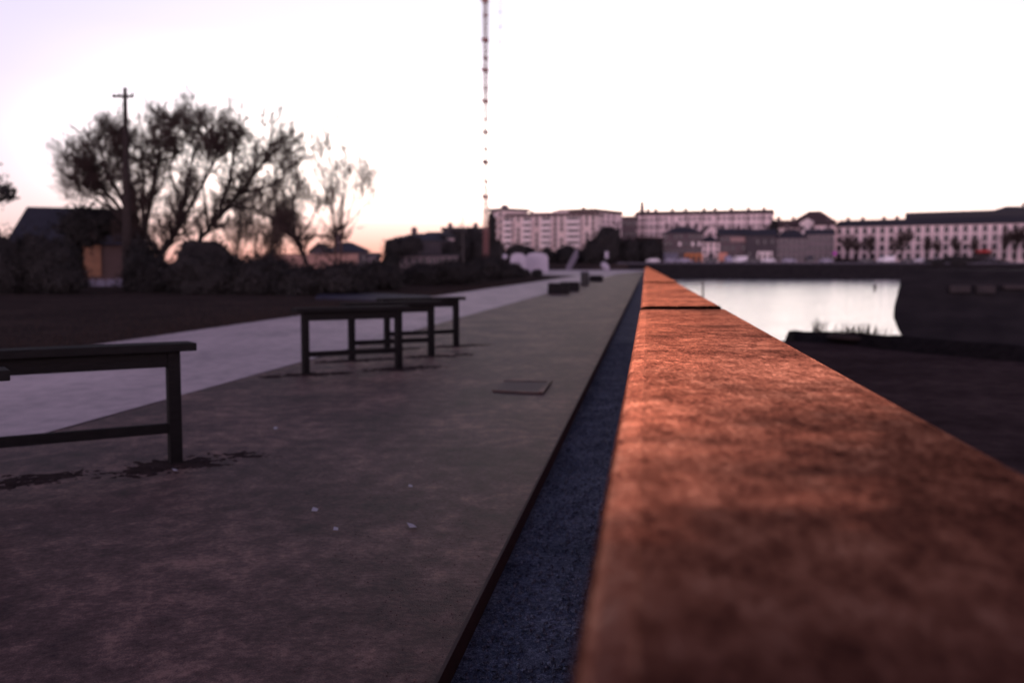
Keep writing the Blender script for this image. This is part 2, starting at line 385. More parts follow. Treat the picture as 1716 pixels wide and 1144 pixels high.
# litter
for (u, v), lab, s in (((528, 855), 'white paper scrap on the gravel, leftmost of the nearer scraps', .018), ((563, 887), 'tiny pale scrap on the gravel between two white scraps', .014), ((690, 882), 'largest white paper scrap, folded, on the gravel near the steel edging', .022),
                       ((688, 815), 'pale scrap on the gravel, above the largest one', .014), ((462, 718), 'pale scrap on the gravel right of the large bench', .016), ((293, 788), 'small pale scrap at the foot of the large bench', .016)):
    p = G(u, v); a = random.random() * 3
    e1 = Vector((math.cos(a), math.sin(a), 0)) * s; e2 = Vector((-math.sin(a), math.cos(a), 0)) * s * .7
    up = Vector((0, 0, 1))
    vs = [p - e1 - e2 + up * .001, p + e1 - e2 + up * .004, p + e1 * 1.1 + e2 + up * s * .7, p - e1 + e2 * 1.2 + up * .003]
    mb = MB().add(vs + [x + up * .0015 for x in vs], [(3, 2, 1, 0), (4, 5, 6, 7), (0, 1, 5, 4), (1, 2, 6, 5), (2, 3, 7, 6), (3, 0, 4, 7)])
    tag(mb.build('paper_scrap', M['paper'], origin=p), lab, 'litter', 'white litter on the gravel')

# drain hatch in the gravel
a, b, c, d = G(826, 655), G(906, 659), G(921, 640), G(846, 639)
o = thing('drain_cover', 'rectangular drain cover with a raised edge sunk in the gravel walk', 'drain cover', (a + c) / 2)
lid = MB(); up = Vector((0, 0, .003))
lid.hexa([x - up for x in (a, b, c, d)], [x + up for x in (a, b, c, d)]).build('lid', mat('drain_lid', (.085, .058, .052), (.06, .042, .039), 20, .8), o)
fr = MB()
for p, q, w, h in ((a, b, .025, .006), (b, c, .05, .012), (c, d, .02, .006)):
    m_ = (p + q) / 2; dd = (q - p); fr.box(m_ + Vector((0, 0, h / 2 + .004)), (dd.length + .02, w, h), dd)
fr.build('frame', M['gravel'], o)

# stone blocks and litter bin down the walk
def block(u0, u1, vt, vb, label, depth=.7):
    c = G((u0 + u1) / 2, vb); w = (u1 - u0) / F * c.y; h = (vb - vt) / F * c.y
    c = c + Vector((0, depth / 2, 0)); t = MB().box(c + Vector((0, 0, h / 2 - .02)), (w, depth, h + .04), D, .04)
    return tag(t.build('stone_block', M['stone'], origin=c), label, 'stone seat', 'dark stone blocks on the gravel walk')
block(923.5, 951, 474.5, 492.5, 'dark stone block in front, left of the tall bin', .9)
block(945, 966.5, 472.5, 488, 'dark stone block half hidden behind the front block', .9)
block(991, 1009, 461.5, 472, 'farthest dark stone block, right of the tall bin', 1.0)
c = G(980, 478.5); h = 23 / F * c.y; r = 7.2 / F * c.y
o = thing('litter_bin', 'tall dark round litter bin standing on the gravel walk', 'litter bin', c)
MB().lathe(c, [(r * .9, -.02), (r * .95, .05), (r, h * .2), (r, h * .86)], 20).build('body', M['black'], o)
MB().lathe(c + Vector((0, 0, h * .86)), [(r * 1.06, 0), (r * 1.06, h * .05), (r * .9, h * .14)], 20).build('lid', M['black'], o)

# pad of paving in the lawn
a, b, c, d = G(528, 500.5), G(700, 507), G(722, 497), G(540, 489.5)
tag(MB().hexa([x - Vector((0, 0, .1)) for x in (a, b, c, d)], [x + Vector((0, 0, .05)) for x in (a, b, c, d)]).build('paved_pad', mat('blue_paving', (.036, .036, .06), (.028, .028, .048), 3, .8, spec=.1)), 'dim blue grey paved pad in the lawn beyond the benches', 'paving', kind='structure')

# ------------------------------------------------------------------ river side
WZ = -2.6
sheet('water', [(-60, -150, WZ), (1600, -150, WZ), (1600, 303, WZ), (-60, 303, WZ)], M['water'], 'bright river reflecting the evening sky', 'river')
ZL = -.6
e = [G(1318, 571, ZL), G(1420, 577, ZL), G(1500, 587, ZL), G(1600, 596, ZL), G(1716, 606, ZL)]
front = [Q(.2, -20, ZL), Vector((60, -20, ZL))]
poly = [front[0]] + [Q(lat(far_r(10)) - .15, 8, ZL)] + [Q(lat(far_r(22)) - .15, e[0].dot(D), ZL)] + e + [Vector((30, 14, ZL)), Vector((60, 9, ZL)), front[1]]
n = len(poly); mb = MB(); mb.add(poly + [p - Vector((0, 0, 2.6)) for p in poly], [tuple(reversed(range(n)))] + [(i, (i + 1) % n, n + (i + 1) % n, n + i) for i in range(n)])
tag(mb.build('lower_ground', M['earth']), 'dark bare ground below the river side of the parapet', 'ground', kind='structure')
# raised bank at its edge
tops = [P(1331, 553.5, e[0].y + .4), P(1378, 554.5, e[0].y + .1), P(1432, 556.5, e[1].y + .2), P(1462, 560.5, e[2].y + .9), P(1512, 562.5, e[2].y + .3), P(1600, 570, e[3].y + .3), P(1716, 580, e[4].y + .3), Vector((31, 14.5, -.2)), Vector((60, 9.5, -.2))]
bases = [e[0] + (e[1] - e[0]) * .12, e[0] + (e[1] - e[0]) * .5, e[1], e[1] + (e[2] - e[1]) * .6, e[2], e[3], e[4], Vector((30, 14, ZL)), Vector((60, 9, ZL))]
mb = MB(); rows = []
for i in range(len(tops) - 1):
    for s in range(8):
        t = s / 8; tp = tops[i].lerp(tops[i + 1], t); bs = bases[i].lerp(bases[i + 1], t)
        tp = tp + Vector((0, 0, .025 * noise.noise(tp * 2.3))); back = Vector((0, 1, 0))
        rows.append([bs + Vector((0, -.35, -.05 + .05 * noise.noise(bs * 2))), bs.lerp(tp, .45) + Vector((.05 * noise.noise(tp * 3), -.18, 0)), tp + Vector((0, -.08, -.02)), tp, tp + back * .5 + Vector((0, 0, -.05)), tp + back * 1.1 + Vector((0, 0, -.5)), Vector((tp.x, tp.y + 1.6, WZ - .4))])
k = len(rows[0])
mb.add([p for r_ in rows for p in r_], [(i * k + j, (i + 1) * k + j, (i + 1) * k + j + 1, i * k + j + 1) for i in range(len(rows) - 1) for j in range(k - 1)] + [tuple(range(k))])
tag(mb.build('riverbank', M['bank'], smooth=True), 'dark raised lip of earth along the water edge', 'bank', kind='structure')
def tuft(u, v, Y, w, h, n, label, lean):
    c = P(u, v, Y); mb = MB()
    for i in range(n):
        p = c + Vector((random.gauss(0, w), random.gauss(0, .12), -.06)); a = random.gauss(lean, .35)
        L = h * random.uniform(.45, 1.1); pts = [p]; d = Vector((a * .4, random.gauss(0, .2), 1)).normalized()
        for s in range(4):
            pts.append(pts[-1] + d * L / 4); d = (d + Vector((a * .25, 0, -.08))).normalized()
        mb.tube(pts, [.010, .009, .007, .005, .002], 3, False)
    mb.lathe(c + Vector((0, 0, -.12)), [(w * 2.4, 0), (w * 2.2, .06), (w * 1.2, .085), (.02, .09)], 12)
    return tag(mb.build('grass_tuft', M['grass'], origin=c), label, 'grass', 'grass tufts on the bank lip')
tuft(1372, 554.5, e[0].y + .3, .09, .42, 34, 'small thin grass tuft standing up against the bright water', .0)
tuft(1438, 557.5, e[1].y + .3, .30, .30, 110, 'wide spreading grass tuft on the bank lip, right of the thin one', .25)

# stone pier rising from the river
Yp = (EYE - WZ) * F / (576 - HOR)
def px(u, v, dy): p = P(u, v, Yp); p.y += dy; return p
rows = []
for u, v, dy in ((1519, 590, 0), (1518, 576, 0), (1508, 552, .25), (1503.5, 533, .5), (1508, 515, .75), (1523, 476, 1.1), (1531, 453, 1.4)):
    p = px(u, v, dy); bk = Vector((p.x + 9, p.y + 9 - 2 * dy, p.z))
    rows.append([p] + [Vector((p.x + 18 * i_ + 1, Yp + dy - .9 * i_ + .06 * noise.noise(Vector((i_ * 3.1, v, 0))), p.z)) for i_ in range(1, 6)] + [Vector((p.x + 91, bk.y, p.z)), bk])
k = len(rows[0]); mb = MB()
mb.add([p for r_ in rows for p in r_], [(i_ * k + j_, i_ * k + (j_ + 1) % k, (i_ + 1) * k + (j_ + 1) % k, (i_ + 1) * k + j_) for i_ in range(len(rows) - 1) for j_ in range(k)] + [tuple((len(rows) - 1) * k + j_ for j_ in range(k))])
b0 = rows[1][0].copy()
po = thing('stone_pier', 'dark stone pier with a sloping end rising out of the river at right', 'pier', b0)
mb.build('masonry', M['quay'], po)
for u0, u1, v0, v1 in ((1592, 1626, 478, 491), (1636, 1668, 478, 492), (1682, 1735, 477, 485)):
    ya = Yp - .9 * (xof((u0 + u1) / 2, Yp) - b0.x) / 18 + .85
    a = P(u0, v1, ya); bq = P(u1, v1, ya); hh = (v1 - v0) / F * ya
    MB().box(((a.x + bq.x) / 2, ya + .35, a.z + hh / 2), (bq.x - a.x, .9, hh), Vector((1, -.05, 0)), .06).build('fender', mat('weathered_fender', (.036, .028, .030), (.024, .020, .022), 1.5, .9), po)

# poles standing in the river
Ym = 60
p = P(1178, 470.5, Ym)
o = MB().tube([Vector((p.x, Ym, WZ - 1)), Vector((p.x, Ym, p.z))], .055, 10).build('mooring_pole', M['iron'], origin=Vector((p.x, Ym, WZ)))
tag(o, 'thin dark mooring pole standing in the water right of the parapet', 'pole')
c = G(1466, 487, WZ)
o = thing('channel_marker', 'small dark marker post standing in the river near the far quay', 'marker', c)
MB().tube([c + Vector((0, 0, -1)), c + Vector((0, 0, .75))], .16, 10).build('post', M['iron'], o)
MB().lathe(c + Vector((0, 0, .55)), [(.25, 0), (.25, .3), (.08, .42)], 10).build('cap', M['iron'], o)

# ------------------------------------------------------------------ far bank
YQ, ZQ = 302.0, 2.1
def terrain(x, yy):
    u = CX + x / yy * F
    m = max(0, min(1, (u - 640) / 130))
    rise = max(0, min(1, (yy - 328) / 92))
    z = ZQ * max(0, min(1, (yy - 299) / 16))
    if u > 1030 and yy > YQ: z = ZQ
    return -.02 + z + 12.0 * m * rise * rise * (3 - 2 * rise)
mb = MB()
xs = [-3000, -1500, -700, -400, -250, -180] + [-150 + 6 * i for i in range(26)] + [20 + 15 * i for i in range(20)] + [330, 400, 600, 1000, 3000]
ys = [285, 299, YQ + .3, 306, 310, 315, 320, 326, 332, 340, 350, 360, 370, 380, 390, 400, 410, 422, 450, 600, 1200, 5000]
vs = [Vector((x, yy, terrain(x, yy))) for yy in ys for x in xs]; k = len(xs)
mb.add(vs, [(j * k + i, j * k + i + 1, (j + 1) * k + i + 1, (j + 1) * k + i) for j in range(len(ys) - 1) for i in range(k - 1) if j > 1 or xs[i + 1] <= 36])
tag(mb.build('hillside', M['lawn']), 'dark rising ground behind the far quay', 'hillside', kind='structure')
mb = MB(); xa, xb = xof(1034, YQ), 700
mb.hexa([(xa, YQ - .6, WZ - 1), (xb, YQ - .6, WZ - 1), (xb, YQ + 1.2, WZ - 1), (xa, YQ + 1.2, WZ - 1)], [(xa, YQ, ZQ - .25), (xb, YQ, ZQ - .25), (xb, YQ + 1.2, ZQ - .25), (xa, YQ + 1.2, ZQ - .25)])
qo = thing('quay_wall', 'long dark stone quay wall along the far side of the river', 'quay wall', Vector((xa, YQ, WZ)))
mb.build('masonry', M['quay'], qo)
MB().hexa([(xa, YQ - .25, ZQ - .247), (xb, YQ - .25, ZQ - .247), (xb, YQ + 1.2, ZQ - .247), (xa, YQ + 1.2, ZQ - .247)], [(xa, YQ - .25, ZQ + .12), (xb, YQ - .25, ZQ + .12), (xb, YQ + 1.2, ZQ + .12), (xa, YQ + 1.2, ZQ + .12)]).build('coping', mat('coping_stone', (.13, .125, .16), (.10, .095, .12), 1, .9), qo)
sheet('road', [(xof(1036, 305), 304, ZQ + .01), (600, 304, ZQ + .01), (600, 318, ZQ + .01), (xof(1036, 318), 318, ZQ + .01)], mat('asphalt', (.06, .06, .075), (.05, .05, .06), 2, .8), 'grey road along the far quay with parked cars', 'road')

WINCACHE = {}
def win_mesh(w, h, kind='window'):
    key = (round(w, 2), round(h, 2))
    if key not in WINCACHE:
        mb = MB(); mb.box((0, -.02, 0), (w, .10, h)); mb.box((0, -.075, -h / 2 - .06), (w + .3, .24, .12))
        me = bpy.data.meshes.new('window'); me.from_pydata([v for v in mb.v], [], mb.f); me.materials.append(M['glass']); WINCACHE[key] = me
    return WINCACHE[key]

def building(name, label, cat, u0, u1, vb, ve, vr, Y0, Y1=None, depth=9, roof='gable', wall='pink', roofm='slateroof', rows=3, cols=6, win=(1.0, 1.5), chim=0, group=None, skip=0, zlow=None):
    Y1 = Y1 or Y0
    a = P(u0, ve, Y0); ze = a.z; zb = zof(vb, Y0); zr = zof(vr, (Y0 + Y1) / 2)
    A = Vector((a.x, Y0, 0)); B = Vector((xof(u1, Y1), Y1, 0)); ax = (B - A); W = ax.length; ax.normalize(); ay = Vector((-ax.y, ax.x, 0))
    zl = zlow if zlow is not None else min(zb, terrain(A.x, Y0), terrain(B.x, Y1)) - 1.0
    q = lambda x, y, z: A + ax * x + ay * y + Vector((0, 0, z))
    t = thing(name, label, cat, q(W / 2, 0, zb), group)
    wl = MB().hexa([q(0, 0, zl), q(W, 0, zl), q(W, depth, zl), q(0, depth, zl)], [q(0, 0, ze), q(W, 0, ze), q(W, depth, ze), q(0, depth, ze)])
    if roof == 'front': wl.add([q(0, .0, ze), q(W, .0, ze), q(W / 2, .0, zr - .15)], [(0, 1, 2)])
    wl.build('wall', M[wall], t)
    rm = MB(); o = .45; e1 = ze + .02
    if roof == 'gable':
        rm.add([q(-o, -o, e1), q(W + o, -o, e1), q(W + o, depth + o, e1), q(-o, depth + o, e1), q(-o, depth / 2, zr), q(W + o, depth / 2, zr)], [(0, 1, 5, 4), (2, 3, 4, 5), (0, 4, 3), (1, 2, 5), (3, 2, 1, 0)])
    elif roof == 'hip':
        i = min(depth * .5, W * .35)
        rm.add([q(-o, -o, e1), q(W + o, -o, e1), q(W + o, depth + o, e1), q(-o, depth + o, e1), q(i, depth / 2, zr), q(W - i, depth / 2, zr)], [(0, 1, 5, 4), (2, 3, 4, 5), (0, 4, 3), (1, 2, 5), (3, 2, 1, 0)])
    elif roof == 'front':
        rm.add([q(-o, -o, e1), q(W + o, -o, e1), q(W + o, depth + o, e1), q(-o, depth + o, e1), q(W / 2, -o, zr), q(W / 2, depth + o, zr)], [(0, 4, 5, 3), (4, 1, 2, 5), (2, 3, 5)])
        rm.add([q(-o, -o, e1 - .3), q(W + o, -o, e1 - .3), q(W + o, depth + o, e1 - .3), q(-o, depth + o, e1 - .3)], [(3, 2, 1, 0)])
    elif roof == 'mansard':
        rm.add([q(-o, -o, e1), q(W + o, -o, e1), q(W + o, depth + o, e1), q(-o, depth + o, e1), q(.8, 1.6, zr), q(W - .8, 1.6, zr), q(W - .8, depth - 1.6, zr), q(.8, depth - 1.6, zr)], [(0, 1, 5, 4), (1, 2, 6, 5), (2, 3, 7, 6), (3, 0, 4, 7), (4, 5, 6, 7), (3, 2, 1, 0)])
    else:
        rm.hexa([q(-o, -o, e1), q(W + o, -o, e1), q(W + o, depth + o, e1), q(-o, depth + o, e1)], [q(-o, -o, zr), q(W + o, -o, zr), q(W + o, depth + o, zr), q(-o, depth + o, zr)])
    ro = rm.build('roof', M[roofm], t)
    for i in range(chim):
        x = W * (i + .5 + random.uniform(-.25, .25)) / chim; y_ = depth * random.uniform(.4, .6)
        MB().box(q(x, y_, zr + .1), (1.1, .7, 2.0), ax).box(q(x, y_, zr + 1.2), (.8, .4, .3), ax).build('chimney', M['brown'], ro)
    th = math.atan2(ax.y, ax.x); H = ze - zb; wm = win_mesh(*win) if rows and cols else None
    for r_ in range(rows):
        for c_ in range(cols):
            if skip and random.random() < skip: continue
            w = bpy.data.objects.new('window', wm); COL.objects.link(w); w.parent = t; w.rotation_euler = (0, 0, th)
            w.location = q(W * (c_ + .5) / cols, -.02, zb + H * (r_ + .52) / rows) - t.location
    t_q = q
    return t, q, W, zb, ze

# apartment blocks on the hill
AG = 'apartment blocks above the trees'
t, q, W, zb, ze = building('apartment_block', 'narrow apartment tower with a dark side, left end of the apartment row', 'apartments', 821, 842, 414, 354, 349, 372, 366, 12, 'flat', 'cream', 'slateroof', 5, 3, (1.1, 1.5), 0, AG)
for i in range(5): MB().box(q(W * .5, -.7, zb + (ze - zb) * (i + .25) / 5), (W * .55, 1.3, 1.1), (q(1, 0, 0) - q(0, 0, 0))).build('balcony', M['balc'], t)
MB().box(q(W * .35, 5, ze + 1.3), (2.6, 4, 2.2)).build('roof_hut', M['grey'], t)
t, q, W, zb, ze = building('apartment_block', 'wide pale apartment block with four stacks of white balconies', 'apartments', 843.5, 999, 416, 363.5, 357, 362, 350, 13, 'mansard', 'cream', 'tileroof', 6, 15, (1.0, 1.4), 3, AG, .12)
ax = q(1, 0, 0) - q(0, 0, 0)
for uc, wd in ((853, 15), (886, 17), (918, 19), (963, 24)):
    xx = (uc - 843.5) / (999 - 843.5) * W; ww = wd / F * 356
    MB().box(q(xx, -.4, (zb + ze) / 2 - .3), (ww * .9, .8, ze - zb - .8), ax).build('bay', M['balc'], t)
    for i in range(5):
        zz = zb + (ze - zb) * (i + .35) / 5.4
        MB().box(q(xx, -1.5, zz), (ww, 1.4, 1.0), ax).build('balcony', M['balc'], t)
        MB().box(q(xx, -.83, zz + 1.15), (ww * .8, .06, 1.1), ax).build('balcony_door', M['glass'], t)
for x0, x1, hh in ((.28, .48, .6), (.52, .72, 1.0), (.76, .97, 1.4)):
    MB().box(q(W * (x0 + x1) / 2, 6, ze + .5 + hh / 2), (W * (x1 - x0), 6, hh + 1), ax).build('penthouse', M['cream'], t)
t, q, W, zb, ze = building('apartment_block', 'plain pale end wing turned away, right end of the apartment row', 'apartments', 996, 1041, 415, 355, 352, 352, 372, 14, 'flat', 'pink', 'tileroof', 6, 5, (1.0, 1.4), 1, AG, .1)

# long building on the hill crest
t, q, W, zb, ze = building('long_building', 'long pale building on the crest with a brown roof and a tall chimney', 'building', 1064, 1292, 400, 361.5, 351.5, 402, 386, 11, 'gable', 'pink', 'tileroof', 3, 28, (.8, 1.2), 9, None, .08)
s = q(W * .035, 5.5, ze + 2)
MB().hexa([s + Vector(p) for p in ((-1, -1, -3), (1, -1, -3), (1, 1, -3), (-1, 1, -3))], [s + Vector(p) for p in ((-.6, -.6, 4.0), (.6, -.6, 4.0), (.6, .6, 4.0), (-.6, .6, 4.0))]).build('tall_chimney', M['brown'], t)
ax = q(1, 0, 0) - q(0, 0, 0)
for i in range(9): MB().box(q(W * (i + .6) / 9.2, -.14, (zb + ze) / 2), (.32, .24, ze - zb), ax).build('downpipe', M['brown'], t)
building('dark_house', 'dim brown house between the apartments and the long building', 'house', 1041, 1066, 420, 365, 362.5, 392, 392, 10, 'flat', 'brown', 'tileroof', 3, 3, (1, 1.4))

# row along the quay
t, q, W, zb, ze = building('quay_house', 'brown quayside house with steep dark roof and an orange shopfront', 'house', 1111, 1178, 438, 391, 379, 328, 326, 10, 'hip', 'brown', 'slateroof', 4, 8, (.9, 1.3), 4, None, .15)
ax = q(1, 0, 0) - q(0, 0, 0)
MB().box(q(W * .76, -.35, zb + 2.2), (W * .43, .6, .8), ax).build('shop_sign', M['orange'], t)
for fx in (.57, .70, .83, .96): MB().box(q(W * fx, -.25, zb + .9), (.7, .4, 1.8), ax).build('shopfront_pier', M['orange'], t)
MB().box(q(W * .2, -.3, zb + 1.4), (W * .36, .5, 2.6), ax).build('shopfront', mat('lilac_shop', (.17, .17, .24), (.13, .13, .18), 2, .6), t)
for i in (2, 4, 5): MB().box(q(W * (i * .16 + .10), -.12, zb + 5.6), (.85, .12, 1.3), ax).build('bright_window', M['balc'], t)
building('gabled_house', 'pale house showing its gable above the quayside roofs', 'house', 1178, 1207, 410, 391, 376, 345, 345, 9, 'front', 'pink', 'tileroof', 1, 1, (1, 1.4))
t, q, W, zb, ze = building('quay_house', 'narrow pale quayside house with a round topped dark roof and arched doorway', 'house', 1177, 1205.5, 438, 406, 396, 326, 326, 9, 'hip', 'pink', 'slateroof', 3, 3, (.8, 1.3), 1, None, 0)
mb = MB(); r_ = 1.05; z0 = zb + 1.7; pts = [q(W * .5 - r_, -.06, zb - .5), q(W * .5 + r_, -.06, zb - .5)] + [q(W * .5 + r_ * math.cos(a_ * math.pi / 8), -.06, z0 + r_ * math.sin(a_ * math.pi / 8)) for a_ in range(9)]
mb.add(pts + [p + Vector((0, -.15, 0)) for p in pts], [tuple(range(11, 22)), tuple(reversed(range(11)))] + [(i, (i + 1) % 11, 11 + (i + 1) % 11, 11 + i) for i in range(11)]); mb.build('arched_door', M['dim'], t)
t, q, W, zb, ze = building('quay_house', 'dark quayside house with a pink upper panel and salmon shopfront', 'house', 1206, 1250, 438, 394, 382, 326, 325, 10, 'gable', 'brown', 'slateroof', 3, 5, (.9, 1.4), 2, None, .1)
ax = q(1, 0, 0) - q(0, 0, 0)
MB().box(q(W * .68, -.12, zb + (ze - zb) * .83), (W * .56, .22, 1.5), ax).build('upper_panel', mat('pink_panel', (.34, .22, .21), (.29, .19, .18), 1, .8), t)
MB().box(q(W * .13, -.4, zb + 1.5), (W * .3, .7, 2.6), ax).build('shopfront', M['salmon'], t)
t, q, W, zb, ze = building('quay_house', 'dim quayside house with a blank facade over a white shopfront', 'house', 1250.5, 1300, 438, 394.5, 383, 324, 323, 10, 'gable', 'dim', 'slateroof', 2, 4, (.9, 1.4), 2, None, .3)
MB().box(q(W * .62, -.4, zb + 1.7), (W * .5, .7, 2.9), ax).build('shopfront', M['balc'], t)
for fx in (.45, .62, .79): MB().box(q(W * fx, -.77, zb + 1.5), (.8, .1, 2.0), ax).build('shop_window', M['glass'], t)
building('quay_house', 'greyish quayside house with a low dark roof and tall narrow windows', 'house', 1301, 1352, 438, 399, 383, 324, 322, 10, 'hip', 'grey', 'slateroof', 3, 6, (.9, 1.5), 2, None, 0)
building('quay_house', 'grey quayside house next to the long pale block', 'house', 1352.5, 1397, 438, 393, 383.5, 322, 320, 10, 'gable', 'grey', 'slateroof', 3, 5, (.9, 1.6), 2, None, 0)
building('hill_house', 'brown roofed house on the hill above the grey quayside house', 'house', 1301, 1338, 395, 382, 368, 365, 365, 9, 'gable', 'cream', 'tileroof', 1, 4, (1, 1.2), 2)
building('hill_house', 'big hill house under a broad domed brown roof', 'house', 1330, 1396, 400, 371, 352, 385, 380, 14, 'hip', 'brown', 'tileroof', 2, 5, (1, 1.2), 0)
building('hill_house', 'small white hill house half hidden by dark roofs', 'house', 1340, 1365, 392, 373, 365, 360, 358, 8, 'front', 'balc', 'tileroof', 1, 2, (1, 1.2), 0)
building('hill_house', 'low pinkish hill house right of the white one', 'house', 1366, 1398, 392, 378, 368, 352, 350, 8, 'gable', 'pink', 'tileroof', 1, 3, (1, 1.0), 1)
# the long pale block at the right
t, q, W, zb, ze = building('long_block', 'long pale four storey block at the right under one dark roof', 'apartments', 1400, 1760, 437, 381, 365, 352, 312, 12, 'mansard', 'pink', 'slateroof', 4, 23, (1.5, 2.0), 12)
ax = q(1, 0, 0) - q(0, 0, 0)
MB().box(q(W * .715, -1.6, zb + 2.9), (4.4, 3.0, .9), ax).build('awning', M['red'], t)
MB().box(q(W * .715, -.15, zb + 1.1), (4.2, .3, 2.4), ax).build('shopfront', M['dim'], t)
MB().box(q(W * .66, 6, ze + 3.2), (W * .64, 8, 2.6), ax).build('attic', M['slateroof'], t)
building('hill_house', 'dark hill house rising over the roof of the long block at the right edge', 'house', 1672, 1745, 380, 356, 344, 385, 385, 12, 'hip', 'brown', 'slateroof', 1, 4, (1, 1.2), 1)

# left distance
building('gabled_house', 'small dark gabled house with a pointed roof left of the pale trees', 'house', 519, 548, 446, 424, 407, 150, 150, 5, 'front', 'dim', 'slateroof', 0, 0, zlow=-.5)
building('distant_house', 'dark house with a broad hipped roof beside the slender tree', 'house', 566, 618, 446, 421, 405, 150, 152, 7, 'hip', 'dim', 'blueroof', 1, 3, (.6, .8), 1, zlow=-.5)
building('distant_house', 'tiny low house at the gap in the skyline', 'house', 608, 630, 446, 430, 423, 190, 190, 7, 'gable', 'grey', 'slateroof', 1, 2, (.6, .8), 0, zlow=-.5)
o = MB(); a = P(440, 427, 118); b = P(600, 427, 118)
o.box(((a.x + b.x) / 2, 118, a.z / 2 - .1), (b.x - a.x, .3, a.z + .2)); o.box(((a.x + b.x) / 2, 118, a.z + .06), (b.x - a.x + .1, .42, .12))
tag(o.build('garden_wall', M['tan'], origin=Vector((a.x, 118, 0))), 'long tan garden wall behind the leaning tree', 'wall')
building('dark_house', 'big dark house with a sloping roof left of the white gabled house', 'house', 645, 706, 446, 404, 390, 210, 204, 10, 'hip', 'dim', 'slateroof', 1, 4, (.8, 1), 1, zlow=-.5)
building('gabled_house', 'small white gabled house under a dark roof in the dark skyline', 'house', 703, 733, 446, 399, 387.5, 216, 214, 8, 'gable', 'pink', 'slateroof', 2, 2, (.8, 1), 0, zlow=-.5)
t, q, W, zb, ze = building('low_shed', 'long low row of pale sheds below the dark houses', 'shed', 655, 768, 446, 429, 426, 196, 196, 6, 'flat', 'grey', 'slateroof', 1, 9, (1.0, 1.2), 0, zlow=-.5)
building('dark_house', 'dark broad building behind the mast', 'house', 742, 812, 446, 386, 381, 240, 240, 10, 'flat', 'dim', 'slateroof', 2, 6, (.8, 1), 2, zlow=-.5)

# house on the left behind the lawn
YH = 62
t, q, W, zb, ze = building('house', 'low house with a big slate roof and an orange lit wall behind the utility pole', 'house', 22, 236, 478, 409, 346, YH, YH + 3, 8, 'mansard', 'planks', 'blueroof', 0, 0, zlow=-.3)
ax = q(1, 0, 0) - q(0, 0, 0)
MB().box(q(W * .60, -.1, 1.55), (W * .155, .16, 2.0), ax).build('door_panel', mat('ochre_panel', (.30, .15, .085), (.22, .11, .065), 2, .8), t)
MB().box(q(W * .26, -.1, 1.5), (W * .3, .14, 1.5), ax).build('window', M['glass'], t)
for i in range(9): MB().box(q(W * (.68 + .0), -.06, .75 + i * .21), (W * .05, .06, .05), ax)
mb = MB(); a = P(50, 470, YH - 3); b = P(214, 470, YH - 3)
for i in range(9):
    x0 = a.x + (b.x - a.x) * (i + .08) / 9; x1 = a.x + (b.x - a.x) * (i + .92) / 9; hh = .28 + .05 * random.random() + .02 * i
    mb.box(((x0 + x1) / 2, YH - 3, hh / 2), (x1 - x0, .12, hh))
mb.box(((a.x + b.x) / 2, YH - 2.97, .2), (b.x - a.x, .05, .06))
tag(mb.build('low_fence', mat('lilac_white_fence', (.27, .26, .37), (.20, .19, .28), 2, .8), origin=Vector((a.x, YH - 3, 0))), 'low pale lilac fence in front of the left house', 'fence')

# ------------------------------------------------------------------ trees
MINR = .011
def grow(tr, cr, p, d, L, r, lev, maxlev, up=.18, jit=.22, kids=(7, 6, 5), spread=(.5, .95), shrink=.6, wood=1):
    n = 6 if lev < 2 else 4; pts = [p]; rad = [r]; dirs = [d]
    for i in range(n):
        d = (d + Vector((random.gauss(0, jit), random.gauss(0, jit), random.gauss(0, jit) + up * .5))).normalized()
        pts.append(pts[-1] + d * L / n); rad.append(max(MINR * .7, r * (1 - .75 * (i + 1) / n))); dirs.append(d)
    (tr if lev <= wood else cr).tube(pts, rad, 6 if lev <= wood else 3, False)
    if lev >= maxlev: return
    for k_ in range(kids[min(lev, len(kids) - 1)]):
        t = random.uniform(.28, 1.0); i = min(n - 1, int(t * n)); f = t * n - i
        bp = pts[i].lerp(pts[i + 1], f); dd = dirs[i + 1]
        a = dd.cross(Vector((random.gauss(0, 1), random.gauss(0, 1), random.gauss(0, 1)))).normalized(); sp = random.uniform(*spread)
        nd = (dd * math.cos(sp) + a * math.sin(sp) + Vector((0, 0, up))).normalized()
        grow(tr, cr, bp, nd, L * shrink * random.uniform(.7, 1.2) * (1.15 - .45 * t), max(MINR, rad[i] * .6), lev + 1, maxlev, up, jit, kids, spread, shrink, wood)
